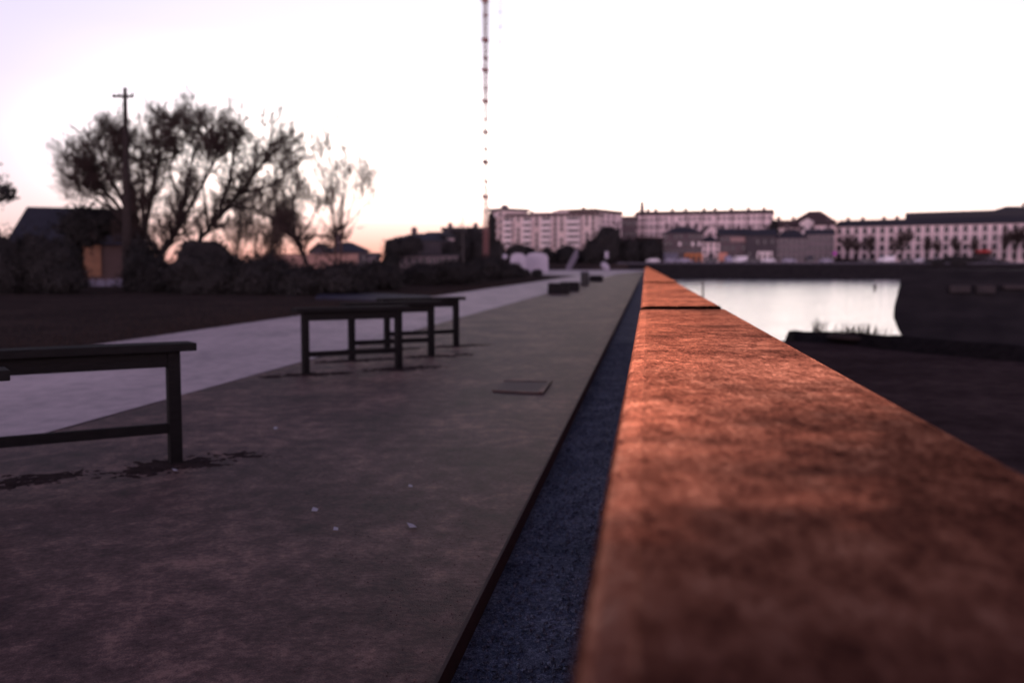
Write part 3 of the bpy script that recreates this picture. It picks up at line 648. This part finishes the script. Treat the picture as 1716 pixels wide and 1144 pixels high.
def bare_tree(name, label, base, limbs, Y, group, maxlev=3, barkm='bark', twigm='twig', dep=1.2, minr=None, **kw):
    """limbs: polylines of (u, v, radius) traced at depth Y; each gets its own place in depth"""
    t = thing(name, label, 'tree', base, group); tr, cr = MB(), MB()
    for pl in limbs:
        dy = random.uniform(-dep, dep); k_ = len(pl)
        pts = [P(u, v, Y + dy * i / max(1, k_ - 1)) for i, (u, v, r) in enumerate(pl)]; rad = [r * .8 for _, _, r in pl]
        tr.tube(pts, rad, 7)
        for i in range(k_ - 1):
            seg = pts[i + 1] - pts[i]
            if i == 0 and k_ > 2 and not kw.get('low'): continue
            nb = kw.get('nb', 5)
            for s in range(nb):
                f = random.random(); a = seg.normalized().cross(Vector((random.gauss(0, 1), random.gauss(0, 1), random.gauss(0, 1)))).normalized(); sp = random.uniform(.35, 1.0)
                nd = (seg.normalized() * math.cos(sp) + a * math.sin(sp) + Vector((0, 0, .25))).normalized()
                grow(tr, cr, pts[i].lerp(pts[i + 1], f), nd, kw.get('bl', 1.8) * random.uniform(.6, 1.15), rad[i + 1] * .55, 1, maxlev, kw.get('up', .15), kw.get('jit', .24), kw.get('kids', (6, 6, 5)), kw.get('spread', (.4, .95)), kw.get('shrink', .62))
        tip = (pts[-1] - pts[-2]).normalized()
        grow(tr, cr, pts[-1], tip, kw.get('bl', 1.8), rad[-1], 1, maxlev, kw.get('up', .15), kw.get('jit', .24), kw.get('kids', (6, 6, 5)), kw.get('spread', (.4, .95)), kw.get('shrink', .62))
    tr.build('trunk', M[barkm], t); cr.build('crown', M[twigm], t)
    return t
TG = 'bare trees behind the lawn'
YT = 52
def gp(u, Y): return Vector((xof(u, Y), Y, 0))
bare_tree('bare_tree', 'broad dense bare tree behind the utility pole', gp(236, YT), [
    [(236, 484, .30), (234, 430, .24), (228, 370, .20), (215, 300, .13), (207, 258, .08)],
    [(234, 430, .2), (250, 350, .15), (262, 285, .10), (268, 235, .06), (276, 222, .04)],
    [(230, 390, .18), (190, 335, .13), (155, 300, .09), (140, 275, .05)],
    [(228, 370, .15), (180, 290, .11), (168, 252, .06)],
    [(230, 380, .14), (180, 345, .09), (140, 325, .05)], [(229, 395, .13), (165, 322, .08), (135, 290, .04)], [(240, 380, .12), (240, 300, .09), (238, 240, .05)], [(222, 330, .10), (196, 270, .07), (190, 232, .04)], [(228, 372, .13), (200, 330, .09), (170, 312, .05)]], YT, TG, 3, nb=16, bl=1.6, kids=(7, 8, 7), spread=(.35, .95), shrink=.62)
bare_tree('bare_tree', 'wide bare tree with two spreading limbs, right of the pole', gp(268, YT - 2), [
    [(268, 484, .26), (268, 430, .22), (296, 388, .17), (312, 330, .11), (322, 265, .07), (335, 225, .04)],
    [(268, 432, .18), (246, 392, .12), (240, 350, .07)],
    [(296, 388, .13), (345, 300, .09), (372, 240, .05)],
    [(305, 350, .1), (285, 290, .07), (290, 255, .04)]], YT - 2, TG, 3, nb=15, bl=1.75, kids=(7, 8, 7), spread=(.35, .95), shrink=.62)
bare_tree('bare_tree', 'bare tree leaning far to the right over the dark shrub', gp(318, YT - 1), [
    [(312, 484, .26), (325, 415, .22), (365, 365, .18), (400, 325, .14), (432, 285, .09), (452, 250, .05)],
    [(365, 365, .13), (385, 300, .10), (395, 240, .06)],
    [(400, 325, .10), (446, 315, .07), (470, 300, .04)],
    [(385, 345, .10), (430, 350, .06), (462, 372, .04)],
    [(350, 385, .09), (340, 310, .06), (350, 260, .04)]], YT - 1, TG, 3, nb=15, bl=1.9, kids=(7, 8, 7), spread=(.35, .95), shrink=.62)
bare_tree('leaning_tree', 'small knobbly tree with a crooked stem left of the slender one', gp(524, 46), [
    [(526, 484, .13), (514, 440, .11), (500, 405, .12), (490, 395, .14)],
    [(490, 395, .12), (466, 372, .07), (440, 352, .05)],
    [(495, 400, .10), (492, 350, .06), (488, 315, .04)],
    [(500, 400, .10), (520, 375, .06), (528, 350, .03)],
    [(503, 402, .06), (535, 394, .05), (552, 398, .03)]], 46, TG, 3, nb=8, bl=1.2, kids=(9, 9, 6))
bare_tree('slender_tree', 'tall slender pale tree with two thin stems and airy twigs', gp(566, 66), [
    [(564, 470, .13), (562, 410, .11), (558, 340, .07), (556, 280, .04), (553, 250, .02)],
    [(568, 470, .12), (572, 410, .10), (574, 340, .06), (580, 290, .035)],
    [(572, 400, .07), (590, 345, .05), (612, 305, .03)],
    [(560, 370, .06), (545, 310, .04), (528, 262, .02)],
    [(573, 385, .05), (592, 365, .04), (612, 345, .02)]], 66, TG, 3, barkm='birch', twigm='birch', nb=11, bl=2.5, kids=(6, 6, 4), up=.2, spread=(.4, .9), shrink=.62, jit=.18)
bare_tree('bare_tree', 'low tangle of thin bare stems behind the leaning tree', gp(425, 58), [
    [(395, 470, .06), (400, 400, .05), (408, 350, .03)], [(430, 470, .06), (428, 400, .05), (420, 360, .03)], [(450, 470, .06), (456, 400, .05), (462, 340, .03)], [(475, 470, .06), (470, 410, .04), (480, 360, .02)]], 58, TG, 3, nb=11, bl=1.5, kids=(8, 8, 6), up=.3, low=1)

# trees on the far quay: two built, then copied
MINR = .045
QG = 'bare quayside trees before the long block'
def small_tree(base, h, label, kids, name='quay_tree'):
    t = thing(name, label, 'tree', base, QG); tr, cr = MB(), MB()
    tr.tube([base + Vector((0, 0, -.3)), base + Vector((.05, 0, h * .3))], [.22, .17], 7)
    for i in range(7):
        d = Vector((random.gauss(0, .3), random.gauss(0, .3), 1)).normalized()
        grow(tr, cr, base + Vector((.05, 0, h * .28)), d, h * random.uniform(.38, .55), .12, 1, 3, .25, .15, kids, (.3, .7), .55)
    tr.build('trunk', M['bark'], t); cr.build('crown', M['twig'], t); return t
protos = [small_tree(Vector((0, 310, ZQ)), 8.0, 'x', (9, 9, 5)), small_tree(Vector((0, 310, ZQ)), 8.5, 'x', (9, 10, 5)), small_tree(Vector((0, 310, ZQ)), 7.5, 'x', (10, 9, 5))]
spots = [(1421, 1, 'bare tree before the left end of the long block, by the magenta sign'), (1439, .8, 'short bare tree second from the left before the long block'), (1462, 1.1, 'bushy bare tree left of the white van'), (1497, .9, 'narrow bare tree just right of the white van'),
         (1513, 1.15, 'tall bare tree right of the narrow one before the long block'), (1556, 1.05, 'bare tree near the middle of the long block'), (1572, .8, 'short bare tree right of the middle tree of the long block'), (1606, .85, 'bare tree between the middle of the long block and the red awning'), (1640, 1.0, 'bare tree just left of the red awning'),
         (1682, 1.2, 'large bare tree right of the red awning'), (1703, 1.25, 'tallest bare tree near the right edge of the photo'), (1722, 1.1, 'bare tree cut by the right edge of the photo')]
for i, (u, s, lab) in enumerate(spots):
    pr = protos[i % 3]
    if i < 3: o = pr
    else:
        o = pr.copy(); COL.objects.link(o)
        for ch in pr.children:
            c = ch.copy(); COL.objects.link(c); c.parent = o
    o.location = Vector((xof(u, 309), 309 + (i % 3), ZQ)); o.scale = (1.3 * s, 1.3 * s, 1.15 * s); o.rotation_euler = (0, 0, i * 1.1); o['label'] = lab

# leafy evergreen shrubs and trees
def leafy(mb_leaf, mb_core, c, rx, ry, rz, n, ls, seed=0, core=.8):
    off = Vector((seed * 13.1, seed * 7.7, seed * 3.3))
    def shape(d): return 1 + .34 * noise.noise(d * 1.6 + off) + .26 * noise.noise(d * 4 + off) + .10 * noise.noise(d * 9 + off)
    if mb_core is not None:
        import bmesh
        bm = bmesh.new(); bmesh.ops.create_icosphere(bm, subdivisions=3, radius=1)
        vs = [c + Vector((v.co.x * rx, v.co.y * ry, v.co.z * rz)) * core * shape(v.co) for v in bm.verts]
        bm.verts.index_update(); mb_core.add(vs, [[v.index for v in f.verts] for f in bm.faces]); bm.free()
    for i in range(n):
        d = Vector((random.gauss(0, 1), random.gauss(0, 1), random.gauss(0, 1))).normalized()
        r = shape(d) * (random.uniform(.72, 1.0) if random.random() < .85 else random.uniform(.95, 1.22))
        p = c + Vector((d.x * rx, d.y * ry, d.z * rz)) * r
        if p.z < -.05: continue
        a = Vector((random.gauss(0, 1), random.gauss(0, 1), random.gauss(0, 1))).normalized(); b = a.cross(d + Vector((.1, .2, .3))).normalized(); s = ls * random.uniform(.6, 1.3)
        mb_leaf.add([p - a * s, p + b * s * .45, p + a * s, p - b * s * .45], [(0, 1, 2, 3)])
def shrub(name, label, blobs, Y, group, n=1400, ls=.10, ry=1.2, cat='shrub', zc=0):
    """blobs: (u0, u1, vtop, vbase) ellipses at depth Y"""
    u0, u1, vt, vb = blobs[0]
    o = thing(name, label, cat, Vector((xof((u0 + u1) / 2, Y), Y, zc)), group); lf, co = MB(), MB()
    for i, (u0, u1, vt, vb) in enumerate(blobs):
        yy = Y + random.uniform(-.4, .4); c = P((u0 + u1) / 2, (vt + vb) / 2, yy); rx = (u1 - u0) / 2 / F * yy; rz = (vb - vt) / 2 / F * yy
        leafy(lf, co, c, rx, ry, rz, n, ls, random.random() * 10)
    lf.build('foliage', M['leaf'], o); co.build('branches', M['core'], o); return o
SG = 'dark shrubs along the lawn'
shrub('evergreen_shrub', 'big dark evergreen shrub at the left edge in front of the house', [(-70, 62, 382, 520), (20, 132, 388, 500), (70, 142, 438, 498)], 44, SG, 2600)
shrub('evergreen_bush', 'tall dark bush against the roof of the left house', [(98, 186, 342, 416), (104, 136, 400, 485), (150, 230, 350, 392)], 57, SG, 2600, .12)
shrub('evergreen_shrub', 'dark rounded shrub under the leaning bare tree', [(270, 420, 402, 512), (380, 500, 425, 505)], 43, SG, 2600)
shrub('evergreen_shrub', 'dark low shrub at the foot of the utility pole', [(205, 300, 428, 505), (215, 262, 400, 480)], 46, SG, 2000)
shrub('evergreen_shrub', 'dark low shrub at the foot of the leaning tree', [(455, 560, 442, 508), (520, 620, 438, 500)], 42, SG, 2200)
shrub('evergreen_shrub', 'dark shrub below the gap in the skyline', [(590, 680, 436, 490), (560, 640, 446, 494)], 50, SG, 2000)
shrub('evergreen_shrub', 'dark upright shrub beside the sheds', [(640, 668, 420, 470)], 60, SG, 1500)
shrub('evergreen_shrub', 'long dark shrub bed left of the mast', [(668, 760, 440, 484), (720, 812, 436, 478)], 62, SG, 2200)
shrub('evergreen_shrub', 'dark shrub bed at the foot of the mast', [(778, 852, 428, 472), (820, 880, 441, 468)], 72, SG, 2000)
shrub('evergreen_shrub', 'small pointed shrub in front of the white tent', [(853, 873, 444, 466), (866, 886, 451, 464)], 95, SG, 900, .14)
shrub('evergreen_shrub', 'last small shrub of the row, beside the path', [(892, 908, 452, 463)], 104, SG, 700, .14)
CG = 'dark evergreens below the apartment blocks'
def evergreen(label, blobs, Y, n=900, ls=.5, ry=5, trunk=True):
    o = thing('evergreen_tree', label, 'tree', Vector((xof((blobs[0][0] + blobs[0][1]) / 2, Y), Y, terrain(xof(blobs[0][0], Y), Y))), CG); lf, co = MB(), MB()
    for u0, u1, vt, vb in blobs:
        c = P((u0 + u1) / 2, (vt + vb) / 2, Y + random.uniform(-1, 1)); leafy(lf, co, c, (u1 - u0) / 2 / F * Y, ry, (vb - vt) / 2 / F * Y, n, ls, random.random() * 10, .85)
    b = o.location.copy(); MB().tube([b + Vector((0, 0, -1)), b + Vector((0, 0, 5))], [.4, .3], 8).build('trunk', M['bark'], o)
    lf.build('crown', M['leaf'], o); co.build('limbs', M['core'], o); return o
evergreen('tall round dark tree in front of the right end of the apartments', [(988, 1046, 378, 448), (975, 1010, 400, 448)], 318)
evergreen('flat topped dark tree mass left of the brown quayside house', [(1036, 1080, 400, 448), (1066, 1111, 399, 446)], 320)
evergreen('dark tree below the white balconies', [(925, 985, 412, 450), (895, 935, 416, 448)], 330)
evergreen('dark tree behind the white tent', [(842, 900, 408, 446)], 335)
evergreen('dark tree at the foot of the apartment tower', [(806, 848, 398, 446), (816, 832, 356, 420)], 300)
evergreen('dark ragged tree behind the mast', [(740, 790, 383, 440), (770, 820, 379, 440)], 225, 900, .35, 4)
evergreen('dark tree right of the small white gabled house', [(722, 756, 394, 440)], 212, 700, .3, 3)
evergreen('dark tree between the long building and the domed roof', [(1290, 1304, 366, 412)], 340, 500, .45, 3)
evergreen('low dark hedge mass in front of the quayside trees', [(1575, 1640, 428, 450), (1630, 1700, 434, 452), (1545, 1590, 433, 448)], 304, 700, .35, 2)
evergreen('dark ragged tree in front of the big dark house', [(642, 690, 400, 432), (668, 712, 396, 428)], 190, 700, .3, 3)
evergreen('dark tree hiding the wall of the broad building behind the mast', [(752, 800, 392, 444), (790, 822, 396, 444)], 200, 900, .3, 3)
# foliage reaching in at the left edge
o = thing('leafy_tree', 'leafy tree reaching in at the left edge above the house', 'tree', gp(-60, 40)); lf, co = MB(), MB()
for (u, v, w, h) in ((-6, 318, 22, 26), (8, 325, 16, 14), (-40, 300, 40, 50), (-50, 350, 40, 40)):
    leafy(lf, None, P(u, v, 40), w / F * 40, .6, h / F * 40, 260, .10, u)
co.tube([gp(-60, 40), P(-55, 380, 40), P(-40, 320, 40), P(0, 318, 40)], [.2, .15, .08, .02], 7)
co.build('trunk', M['bark'], o); lf.build('crown', M['leaf'], o)

# ------------------------------------------------------------------ poles and mast
Yu = 47
b = gp(213, Yu); tp = P(209.5, 147, Yu); o = thing('utility_pole', 'tall dark utility pole with a short crossarm in front of the bare trees', 'utility pole', b)
MB().tube([b - Vector((0, 0, .5)), b.lerp(tp, .35), b.lerp(tp, .7), tp], [.26, .20, .14, .09], 10).build('pole', M['bark'], o)
a1, a2 = P(190, 164, Yu), P(226, 161, Yu); MB().box((a1 + a2) / 2 - Vector((0, .12, 0)), ((a2 - a1).length, .10, .12), a2 - a1).build('crossarm', M['bark'], o)
for u, v in ((191, 161), (200, 160), (222, 158)): MB().lathe(P(u, v, Yu - .12), [(.03, -.06), (.05, 0), (.05, .06), (.02, .12)], 8).build('insulator', M['bark'], o)

Ym = 125; mx = xof(814.5, Ym); zt = zof(-70, Ym); o = thing('lattice_mast', 'very tall thin lattice mast rising out of the top of the photo', 'mast', Vector((mx, Ym, 0)))
mb = MB(); sd = .33; legs = [Vector((mx + sd * math.cos(a_), Ym + sd * math.sin(a_), 0)) for a_ in (R(90), R(210), R(330))]
for l_ in legs: mb.tube([l_ - Vector((0, 0, .5)), l_ + Vector((0, 0, zt))], .055, 6)
mb.build('mast_legs', M['mast'], o)
mb = MB(); z = 0; k = 0
while z < zt - .6:
    for i in range(3):
        mb.tube([legs[i] + Vector((0, 0, z)), legs[(i + 1) % 3] + Vector((0, 0, z + .55))], .034, 4, False); mb.tube([legs[i] + Vector((0, 0, z)), legs[(i + 1) % 3] + Vector((0, 0, z))], .028, 4, False)
    z += .55
mb.build('bracing', M['mast'], o)
for i, v in enumerate((2, 26, 68, 98, 118, 148, 170, 200, 222, 250, 272, 304, 330, 355)):
    c = P(814, v, Ym); big = i % 2 == 0
    mb = MB().lathe(Vector((mx, Ym, c.z)), [(.36, -.2), (.40, -.15), (.40, .15), (.36, .2)] if big else [(.34, -.10), (.37, 0), (.34, .10)], 10)
    if big: mb.box((mx - .42, Ym - .1, c.z + .1), (.3, .2, .3))
    mb.build('antenna_platform' if big else 'collar', M['mast'], o)
mx2 = xof(839, Ym); o = thing('marker_cable', 'faint hanging cable with evenly spaced beads right of the mast', 'cable', Vector((mx2, Ym, 0)))
MB().tube([Vector((mx2, Ym, 4)), Vector((mx2, Ym, zt))], .012, 5).tube([Vector((mx2, Ym, -.3)), Vector((mx2, Ym, 4))], .03, 6).build('cable', M['iron'], o)
v = -5
while v < 340:
    c = P(838, v, Ym); MB().lathe(Vector((mx2, Ym, c.z)), [(.03, -.12), (.10, -.05), (.10, .05), (.03, .12)], 8).build('bead', M['iron'], o); v += 25.3
b = Vector((xof(776, 180), 180, 0)); o = thing('lamp_post', 'faint thin pole above the dark roofs left of the mast', 'pole', b)
MB().tube([b, b + Vector((0, 0, zof(342, 180)))], [.12, .06], 8).build('post', M['iron'], o)
MB().box(b + Vector((.3, 0, zof(342, 180))), (.9, .2, .14)).build('lamp_head', M['iron'], o)

# tents, stair, sculpture, signs at the end of the path
def tent(u0, u1, vt, vb, Y, label, ridge):
    a = P(u0, vb, Y); b = P(u1, vb, Y); h = (vb - vt) / F * Y; w = b.x - a.x; z0 = a.z
    o = thing('marquee_tent', label, 'tent', Vector(((a.x + b.x) / 2, Y, z0)), 'white tents at the end of the lawn'); mb = MB(); n = 12; L = 9
    pr = [((a.x + b.x) / 2 - w / 2 * math.cos(math.pi * i / n) * (1 if not ridge else 1), z0 + h * (math.sin(math.pi * i / n) ** .32)) for i in range(n + 1)]
    pr = [(pr[0][0], -.3)] + pr + [(pr[-1][0], -.3)]; k_ = len(pr)
    mb.add([(x, Y, z) for x, z in pr] + [(x, Y + L, z) for x, z in pr], [(i, i + 1, k_ + i + 1, k_ + i) for i in range(k_ - 1)] + [tuple(reversed(range(k_))), tuple(range(k_, 2 * k_))])
    mb.build('canopy', M['white'], o)
    MB().box(((a.x + b.x) / 2, Y - .06, z0 + h * .32), (w * .28, .1, h * .6)).build('door_flap', mat('tent_flap', (.40, .38, .45), (.37, .35, .42), 3, .8), o)
    return o
tent(880, 919, 423, 446, 190, 'larger rounded white tent, right of the pair', False)
tent(855, 881, 424, 445, 186, 'smaller pinkish white tent, left of the pair', True)
c = P(846, 430, 186); o = thing('lamp_globe', 'small white globe lamp left of the white tents', 'lamp', Vector((c.x, 186, 0)))
MB().lathe(c, [(.1, -.5), (.4, -.3), (.5, 0), (.4, .3), (.1, .5)], 12).build('globe', M['white'], o); MB().tube([Vector((c.x, 186, 0)), c], .06, 6).build('post', M['iron'], o)
a, b = P(951, 446, 285), P(967, 417, 292); mb = MB(); nst = 18
for i in range(nst):
    p = a.lerp(b, (i + .5) / nst); mb.box((p.x, p.y, p.z - 1.2), ((b.x - a.x) / nst + .5, 1.2, 2.4))
tag(mb.build('staircase', mat('stair_stone', (.19, .175, .22), (.15, .14, .18), 2, .9), origin=a), 'pale diagonal staircase climbing to the apartments', 'staircase')
c = G(1015, 453); s = c.y / F
import bmesh
bm = bmesh.new(); bmesh.ops.create_icosphere(bm, subdivisions=3, radius=1)
vs = [c + Vector((v.co.x * 6.5 * s - 3.5 * s * (v.co.z + .2), v.co.y * 5 * s, 6.5 * s + v.co.z * 7.5 * s)) + v.co * s * 1.3 * noise.noise(v.co * 2) for v in bm.verts]
bm.verts.index_update(); fs = [[v.index for v in f.verts] for f in bm.faces]; bm.free()
tag(MB().add(vs, fs).build('sculpture', M['white'], smooth=True, origin=c), 'pale lumpy sculpture leaning left at the far end of the path', 'sculpture')
c = P(1016.5, 427, 292); o = thing('banner', 'small upright lilac white banner on a thin post above the pale sculpture', 'banner', Vector((c.x, 292, 0)))
MB().box(c, (1.0, .06, 2.0)).build('cloth', M['white'], o); MB().tube([Vector((c.x, 292.1, 0)), c + Vector((0, .1, 1.1))], .06, 6).build('post', M['iron'], o)
c = P(667, 455.5, 66); o = thing('notice_board', 'small pale notice board in the dark shrubs', 'sign', Vector((c.x, 66, 0)))
MB().box(c, (.46, .04, .36)).build('board', mat('dull_board', (.22, .18, .2), (.12, .1, .12), 6, .8), o); MB().tube([Vector((c.x, 66.05, 0)), c + Vector((0, .05, 0))], .03, 6).build('post', M['iron'], o)
c = P(1399, 424.5, 306); o = thing('round_sign', 'round magenta sign on a post at the left end of the long block', 'sign', Vector((c.x, 306, ZQ)))
mb = MB(); pts = [c + Vector((.68 * math.cos(i * math.pi / 10), 0, .68 * math.sin(i * math.pi / 10))) for i in range(20)]
mb.add(pts + [p + Vector((0, .1, 0)) for p in pts], [tuple(range(20)), tuple(reversed(range(20, 40)))] + [(i, 20 + i, 20 + (i + 1) % 20, (i + 1) % 20) for i in range(20)]); mb.build('disc', M['magenta'], o)
MB().tube([Vector((c.x, 306.15, ZQ - .2)), c + Vector((0, .15, 0))], .06, 6).build('post', M['iron'], o)

# ------------------------------------------------------------------ cars on the far quay
def car_parts(kind, body):
    L, Wd = (4.2, 1.75) if kind == 'car' else (5.0, 1.95)
    if kind == 'car': prof = [(-2.1, .35), (-2.1, .78), (-1.95, .9), (-1.2, .98), (-.55, 1.42), (.95, 1.45), (1.7, 1.0), (2.05, .92), (2.1, .35)]
    else: prof = [(-2.5, .35), (-2.5, .95), (-2.3, 1.1), (-1.75, 1.25), (-1.2, 2.05), (2.4, 2.15), (2.5, 2.0), (2.5, .35)]
    mb = MB(); k_ = len(prof)
    mb.add([(x, -Wd / 2 + (.12 if z > 1.1 else 0), z) for x, z in prof] + [(x, Wd / 2 - (.12 if z > 1.1 else 0), z) for x, z in prof], [(i, i + 1, k_ + i + 1, k_ + i) for i in range(k_ - 1)] + [tuple(reversed(range(k_))), tuple(range(k_, 2 * k_)), (0, k_, 2 * k_ - 1, k_ - 1)])
    parts = [('body', mb, M[body])]
    if kind == 'car':
        for s in (-1, 1):
            y_ = s * (Wd / 2 - .075)
            parts.append(('window', MB().add([(-1.0, y_, 1.02), (.3, y_, 1.02), (.3, y_, 1.36), (-.5, y_, 1.36), (-1.0, y_ + s * .03, 1.02), (.3, y_ + s * .03, 1.02), (.3, y_ + s * .03, 1.36), (-.5, y_ + s * .03, 1.36)], [(3, 2, 1, 0), (4, 5, 6, 7), (0, 1, 5, 4), (1, 2, 6, 5), (2, 3, 7, 6), (3, 0, 4, 7)]), M['glass']))
            parts.append(('window', MB().box((.85, y_, 1.19), (.9, .06, .32)), M['glass']))
    else:
        for s in (-1, 1): parts.append(('window', MB().box((-1.15, s * (Wd / 2 - .075), 1.5), (.8, .1, .5)), M['glass']))
    for x in (-L * .31, L * .31):
        for s in (-1, 1): parts.append(('wheel', MB().tube([Vector((x, s * (Wd / 2 - .2), .32)), Vector((x, s * (Wd / 2 + .02), .32))], .32, 14), M['tyre']))
    return parts
CARS = {}
def car(u, Y, kind, body, label, rot=0):
    name = 'parked_car' if kind == 'car' else 'parked_van'
    o = thing(name, label, 'car' if kind == 'car' else 'van', Vector((xof(u, Y), Y, ZQ + .01)), 'cars parked along the far quay')
    key = (kind, body)
    if key not in CARS:
        CARS[key] = []
        for nm, mb, m in car_parts(kind, body):
            ob = mb.build(nm, m); CARS[key].append(ob.data); ob.parent = o
    else:
        for me in CARS[key]:
            ob = bpy.data.objects.new(me.name.split('.')[0], me); COL.objects.link(ob); ob.parent = o
    o.rotation_euler = (0, 0, rot)
for u, Y, kd, bd, lab, rot in (
    (1094, 309, 'car', 'carwhite', 'white parked car farthest left on the quay, before the flat topped trees', 0), (1124, 310, 'car', 'carblue', 'lilac grey car before the lilac shopfront', 0), (1147, 306, 'car', 'carblue', 'lilac grey car before the orange shopfront', 3.14),
    (1190, 310, 'car', 'cardark', 'dark car before the narrow pale house', 0), (1220, 306, 'van', 'carblue', 'lilac grey van right of the salmon shopfront', 1.5), (1238, 313, 'van', 'carwhite', 'white van before the dark quayside house with the pink panel', 0), (1262, 309, 'car', 'cardark', 'dark car left of the white shopfront', 0),
    (1287, 308, 'car', 'carwhite', 'white car before the white shopfront', 0), (1322, 307, 'car', 'carblue', 'lilac grey car before the low dark roofed grey house', 3.14), (1356, 307, 'van', 'cardark', 'dark van before the grey house next to the long block', 1.4), (1383, 309, 'car', 'carblue', 'lilac grey car left of the magenta sign', 0),
    (1450, 308, 'car', 'cardark', 'dark car left of the white van among the bare trees', 0), (1484, 306, 'van', 'carwhite', 'white van before the left half of the long block', 0), (1521, 309, 'car', 'cardark', 'dark car between the white van and the white car', 0), (1543, 307, 'car', 'carwhite', 'white car right of the tall bare tree', 0),
    (1572, 306, 'car', 'carwhite', 'white car by the short bare tree, half behind the hedge', 3.14), (1660, 307.5, 'car', 'carblue', 'lilac grey car under the red awning', 0)):
    car(u, Y, kd, bd, lab, rot)

# ------------------------------------------------------------------ light
AZ = R(6); EL = R(2.0)          # where the sun went down, from straight ahead
w = bpy.data.worlds.new('World'); scn.world = w; w.use_nodes = True; nt = w.node_tree; nt.nodes.clear()
out = nt.nodes.new('ShaderNodeOutputWorld'); tc = nt.nodes.new('ShaderNodeTexCoord')
sep = nt.nodes.new('ShaderNodeSeparateXYZ'); nt.links.new(tc.outputs['Generated'], sep.inputs[0])
def mathn(op, a, b=None, c=None):
    n = nt.nodes.new('ShaderNodeMath'); n.operation = op
    for i, x in enumerate((a, b, c)):
        if x is None: continue
        if isinstance(x, (int, float)): n.inputs[i].default_value = x
        else: nt.links.new(x, n.inputs[i])
    return n.outputs[0]
S = Vector((math.sin(AZ), math.cos(AZ), 0))
hl = mathn('SQRT', mathn('ADD', mathn('ADD', mathn('MULTIPLY', sep.outputs[0], sep.outputs[0]), mathn('MULTIPLY', sep.outputs[1], sep.outputs[1])), 1e-5))
dt = mathn('DIVIDE', mathn('ADD', mathn('MULTIPLY', sep.outputs[0], S.x), mathn('MULTIPLY', sep.outputs[1], S.y)), hl)
ta = mathn('MULTIPLY_ADD', dt, .5, .5)
SC = 4.0
def sramp(val, stops): return ramp(nt, val, [(p, tuple(x / SC for x in c)) for p, c in stops])
zz = mathn('MAXIMUM', sep.outputs[2], 0.0)
top = (.13, .105, .175)
ahead = sramp(zz, [(0, (1.0, .38, .33)), (.018, (1.1, .54, .47)), (.04, (1.45, .93, .84)), (.075, (3.2, 2.6, 2.35)), (.12, (4.5, 3.9, 3.6)), (.17, (1.8, 1.62, 1.65)), (.22, (1.13, 1.03, 1.13)), (.262, (1.0, .93, 1.03)), (.295, (.34, .29, .40)), (.36, (.13, .115, .19)), (.5, (.11, .10, .185)), (1, top)])
side = sramp(zz, [(0, (.85, .48, .45)), (.05, (1.0, .74, .74)), (.12, (.97, .83, .92)), (.25, (.84, .735, .90)), (.3, (.26, .22, .37)), (.4, (.13, .115, .21)), (.6, (.11, .10, .19)), (1, top)])
behind = sramp(zz, [(0, (2.2, 1.55, 1.8)), (.10, (3.6, 2.5, 2.85)), (.22, (2.3, 1.6, 1.95)), (.4, (.32, .25, .38)), (.6, (.12, .11, .20)), (1, top)])
def smix(lo_, hi_, a, b):
    mr = nt.nodes.new('ShaderNodeMapRange'); mr.interpolation_type = 'SMOOTHSTEP'; mr.inputs[1].default_value = lo_; mr.inputs[2].default_value = hi_
    m_ = nt.nodes.new('ShaderNodeMix'); m_.data_type = 'RGBA'
    nt.links.new(ta, mr.inputs[0]); nt.links.new(mr.outputs[0], m_.inputs[0]); nt.links.new(a, m_.inputs[6]); nt.links.new(b, m_.inputs[7]); return m_
mx = smix(.91, .998, smix(.25, .6, behind, side).outputs[2], ahead)
bg1 = nt.nodes.new('ShaderNodeBackground'); nt.links.new(mx.outputs[2], bg1.inputs[0]); bg1.inputs[1].default_value = SC
sky = nt.nodes.new('ShaderNodeTexSky'); sky.sky_type = 'NISHITA'; sky.sun_disc = False; sky.sun_elevation = EL; sky.sun_rotation = AZ; sky.ozone_density = 5; sky.dust_density = .3
bg2 = nt.nodes.new('ShaderNodeBackground'); nt.links.new(sky.outputs[0], bg2.inputs[0]); bg2.inputs[1].default_value = .05
ad = nt.nodes.new('ShaderNodeAddShader'); nt.links.new(bg1.outputs[0], ad.inputs[0]); nt.links.new(bg2.outputs[0], ad.inputs[1]); nt.links.new(ad.outputs[0], out.inputs['Surface'])
sl = bpy.data.lights.new('sun', 'SUN'); sl.energy = .12; sl.angle = R(12); sl.color = (1, .62, .42)
so = bpy.data.objects.new('sun', sl); COL.objects.link(so)
so.rotation_euler = (-Vector((math.sin(AZ) * math.cos(EL), math.cos(AZ) * math.cos(EL), math.sin(EL)))).to_track_quat('-Z', 'Y').to_euler()

scn.view_settings.view_transform = 'Standard'; scn.view_settings.look = 'None'; scn.view_settings.exposure = 0; scn.view_settings.gamma = 1
scn.cycles.use_denoising = True; scn.cycles.max_bounces = 6; scn.cycles.use_adaptive_sampling = True
scn.render.film_transparent = False
